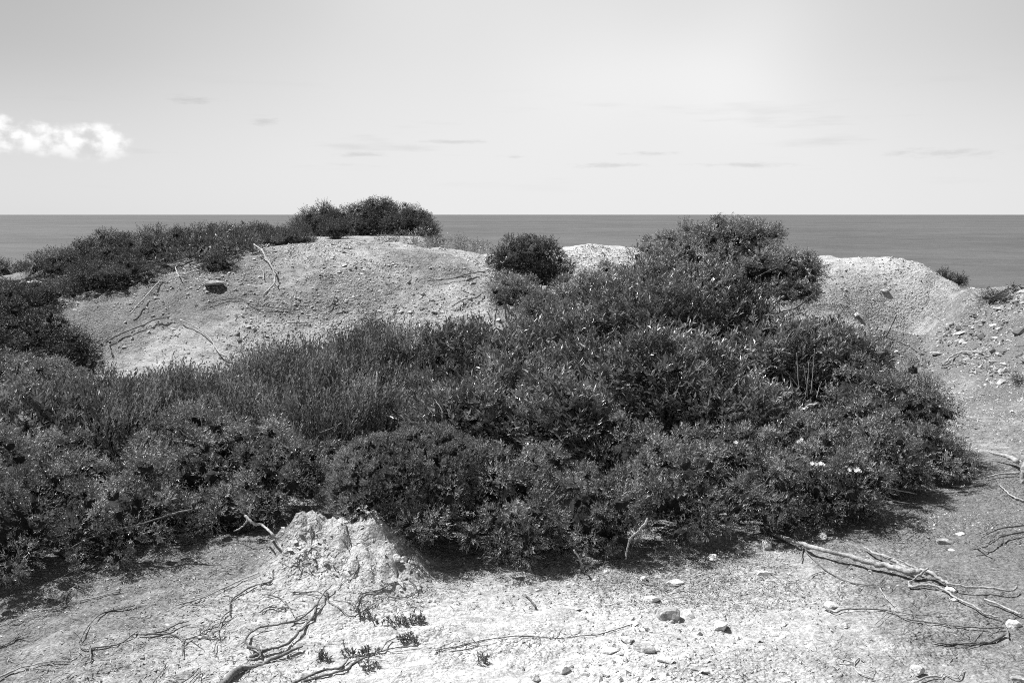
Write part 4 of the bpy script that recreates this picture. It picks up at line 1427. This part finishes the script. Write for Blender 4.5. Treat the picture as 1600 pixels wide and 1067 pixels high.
def stone(label, px, py, w, h, dark=False):
    _sn[0] += 1
    g = ghit(px, py + h * .25)
    k = g[1] / FPX
    rx = w * k / 2 * 1.08
    dep = math.atan2(EYE - g[2], g[1])
    rz = max(h * k * 0.42, rx * 0.28)
    ry = min(max((h * k / 2 - rz * .5) / max(math.sin(dep), .15), rx * .55), rx * 1.2)
    v, f = stone_mesh(_sn[0], rx, ry, rz)
    o = put_mesh('stone', (v, f), M_STONE_D if dark else M_STONE, None, None, True)
    o.location = g + [0, 0, rz * 0.35]
    o.data.polygons.foreach_set('use_smooth', np.zeros(len(o.data.polygons), bool))
    tag(o, label, 'stone')


for a in (('rounded grey boulder in the central gravel, largest of its cluster', 1040, 958, 34, 36, True),
          ('pale flat stone leaning on the right of the rounded boulder', 1073, 959, 30, 18),
          ('small white pebble right under the hanging white twig', 1005, 904, 11, 11),
          ('flat oval stone right of the hanging twig shadow', 1056, 910, 27, 12),
          ('flat pale stone above the rounded grey boulder', 1017, 936, 28, 13),
          ('small thin stone left of the rounded grey boulder', 979, 958, 19, 9),
          ('angular white stone standing alone right of the boulder cluster', 1126, 977, 23, 21),
          ('pale stone on the right end of the long central root', 981, 998, 22, 15),
          ('broad flat grey stone below the rounded boulder', 1010, 1010, 36, 20, True),
          ('low stone beneath the long thin central root', 952, 1018, 28, 13),
          ('pale block near the bottom edge in the centre', 876, 1046, 28, 18),
          ('small dark stone on the bottom edge left of the pale block', 837, 1059, 13, 16, True),
          ('flat stone near the bottom edge right of the pale block', 1095, 1046, 28, 12, True),
          ('pale stone between broad grey stone and bottom edge', 1036, 1028, 28, 15),
          ('small white pebble below the thin dark twig', 946, 893, 8, 8),
          ('small white stone at the shadow edge left of the angular block', 1156, 862, 12, 9),
          ('pale half-buried stone at the shadow edge in the right centre', 1116, 873, 17, 12),
          ('bright angular block at the tip of the long fallen branch', 1195, 850, 19, 18),
          ('low half-buried stone below the bright angular block', 1190, 894, 28, 11),
          ('stone at the thin end of the fallen branch under the bush', 1285, 838, 15, 15),
          ('rounded stone at the right edge below the straight bleached stick', 1583, 973, 28, 19),
          ('bright stone near the bottom edge below the curved right root', 1432, 1048, 23, 18),
          ('pale stone under the fork of the long fallen branch', 1487, 921, 17, 14),
          ('small pale stone just below the one under the fork', 1492, 937, 10, 9),
          ('long brownish stone above the fallen branch on grey soil', 1475, 846, 32, 10, True),
          ('tiny pale stone under the long brownish stone', 1487, 859, 10, 6),
          ('small stone above and right of the long brownish stone', 1501, 834, 13, 7),
          ('dark stone in the bottom right corner', 1594, 1060, 24, 16, True),
          ('pale mound-like stone above the left end of the long dark root', 1301, 945, 26, 14),
          ('small pale stone below the long dark root', 1322, 978, 11, 10),
          ('little dark round stone on the white gravel right of centre', 1274, 973, 8, 7, True),
          ('pale stone cut by the bottom edge right of centre', 1228, 1063, 22, 9),
          ('left of two white blocks at the right of the eroded bank', 619, 873, 13, 17),
          ('right of two white blocks at the right of the eroded bank', 632, 874, 11, 12),
          ('white chip below the two blocks beside the looped root', 654, 920, 9, 11),
          ('white stone on the pale path below the right ridge', 1338, 493, 9, 9),
          ('white stone high on the right ridge face', 1382, 460, 11, 7),
          ('upper white stone on the grey slope at the right edge', 1551, 508, 11, 8),
          ('middle white stone on the grey slope at the right edge', 1562, 515, 7, 9),
          ('lower white stone on the grey slope at the right edge', 1555, 528, 10, 7),
          ('white stone on the skyline of the right edge mound', 1594, 456, 9, 7),
          ('flat dark slab on the path below the right ridge', 1461, 554, 19, 6, True),
          ('small dark stone left of the flat dark slab on the path', 1439, 554, 9, 6, True),
          ('white pebble on the path near the right edge', 1583, 643, 8, 6),
          ('dark overhanging slab below the small bush on the scree', 333, 443, 32, 12, True),
          ('dark stone alone on the lower right of the scree', 679, 489, 11, 7, True),
          ('dark stone in the scree centre left of the lone stick', 658, 484, 8, 5, True),
          ('pale rock showing between the bushes of the left ridge', 52, 441, 26, 9)):
    stone(*a)

# ------------------------------------------------------------------ gravel, scree and litter (nobody could count these)
_oct = np.array([[1, 0, 0], [-1, 0, 0], [0, 1, 0], [0, -1, 0], [0, 0, 1], [0, 0, -1]], float)
_of = np.array([[0, 2, 4], [2, 1, 4], [1, 3, 4], [3, 0, 4], [2, 0, 5], [1, 2, 5], [3, 1, 5], [0, 3, 5]])


def pebbles(name, label, x, y, size, seed, mat, sink=0.08):
    rng = np.random.default_rng(seed)
    n = len(x)
    z = ground_z(x, y)
    a = rng.uniform(0, 2 * math.pi, n)
    V = np.repeat(_oct[None], n, 0) * rng.uniform(.7, 1.25, (n, 6, 1)) + rng.normal(0, .18, (n, 6, 3))
    V = V * np.stack([size, size * rng.uniform(.6, .95, n), size * rng.uniform(.35, .75, n)], -1)[:, None]
    c, s_ = np.cos(a)[:, None], np.sin(a)[:, None]
    X = V[..., 0] * c - V[..., 1] * s_
    Y = V[..., 0] * s_ + V[..., 1] * c
    tl = rng.normal(0, .35, (n, 1))
    Zz = V[..., 2] + X * tl
    P = np.stack([X + x[:, None], Y + y[:, None], Zz + (z + size * sink)[:, None]], -1)
    F = (_of[None] + (np.arange(n) * 6)[:, None, None]).reshape(-1, 3)
    o = link(name, mesh_from(name, P.reshape(-1, 3), F, False), mat)
    tag(o, label, 'gravel', kind='stuff')


def scatter(n, x0, x1, y0, y1, rng, clump=1.2, thr=-0.05, fine=None):
    x = rng.uniform(x0, x1, n * 3)
    y = rng.uniform(y0, y1, n * 3)
    d = fbm(np.stack([x * clump, y * clump, x * 0 + 4], -1), 3)
    k = d + rng.normal(0, .18, len(x)) > thr
    return x[k][:n], y[k][:n]


r1 = np.random.default_rng(5)
x, y = scatter(24000, -5.8, 1.6, 9.6, 13.3, r1)
pebbles('scree', 'loose pale stones covering the left scree mound', x, y, np.clip(r1.lognormal(math.log(.0095), .5, len(x)), .005, .04), 6, M_PEB)
x, y = scatter(13000, 2.2, 8.5, 8.6, 13.5, r1)
pebbles('scree', 'loose pale stones covering the right ridge and slope', x, y, np.clip(r1.lognormal(math.log(.009), .5, len(x)), .005, .04), 7, M_PEB)
x, y = scatter(12000, -2.6, 2.8, 3.0, 5.2, r1, 1.6)
pebbles('gravel', 'fine gravel strewn over the pale foreground', x, y, np.clip(r1.lognormal(math.log(.0038), .55, len(x)), .0018, .02), 8, M_PEB)
x, y = scatter(2600, 4.3, 7.0, 8.6, 11.2, r1, 2.0)
pebbles('rubble', 'dark rough rubble on the slope at the right edge', x, y, np.clip(r1.lognormal(math.log(.018), .5, len(x)), .008, .07), 14, M_RUB)
x, y = scatter(420, .25, 1.15, 3.3, 4.5, r1, 2.0)
pebbles('gravel', 'half-buried pale pebbles around the rounded grey boulder', x, y, np.clip(r1.lognormal(math.log(.009), .45, len(x)), .004, .028), 13, M_STONE, .05)
x, y = scatter(320, -1.2, -0.3, 3.95, 4.62, r1, 3.0)
pebbles('rubble', 'crumbled lumps of marl on the eroded bank', x, y, np.clip(r1.lognormal(math.log(.0065), .55, len(x)), .003, .028), 12, M_STONE)
x, y = scatter(5000, 1.8, 4.5, 4.8, 8.8, r1, 1.2)
pebbles('gravel', 'grey gravel along the path at the right', x, y, np.clip(r1.lognormal(math.log(.006), .5, len(x)), .003, .025), 9, M_PEB)


def litter(name, label, x, y, seed, ln=(.012, .04), wd=.0032):
    rng = np.random.default_rng(seed)
    z = ground_z(x, y)
    n = len(x)
    a = rng.uniform(0, math.pi * 2, n)
    d = nrm(np.stack([np.cos(a), np.sin(a), rng.normal(0, .15, n)], -1))
    o_ = np.stack([x, y, z + rng.uniform(.001, .006, n)], -1)
    upv = np.repeat(UP[None], n, 0)
    T = leaves(o_, d, rng.uniform(*ln, n), rng.uniform(.6, 1.6, n) * wd, rng, up=upv, fold=.3)
    ob = link(name, mesh_from(name, T, None, False), M_LIT)
    tag(ob, label, 'litter', kind='stuff')


x, y = scatter(10000, -2.9, -0.7, 3.2, 5.0, r1, 1.5, -.1)
litter('leaf_litter', 'dry needles and twig bits under the left junipers', x, y, 3)
x, y = scatter(9000, 1.0, 4.2, 3.4, 7.5, r1, 1.3, -.1)
litter('leaf_litter', 'dry needles and twig bits on the grey soil at the right', x, y, 4)
x, y = scatter(9000, -0.7, 1.4, 4.0, 5.0, r1, 1.3, -.1)
litter('leaf_litter', 'dry needles and twig bits at the foot of the central junipers', x, y, 5)
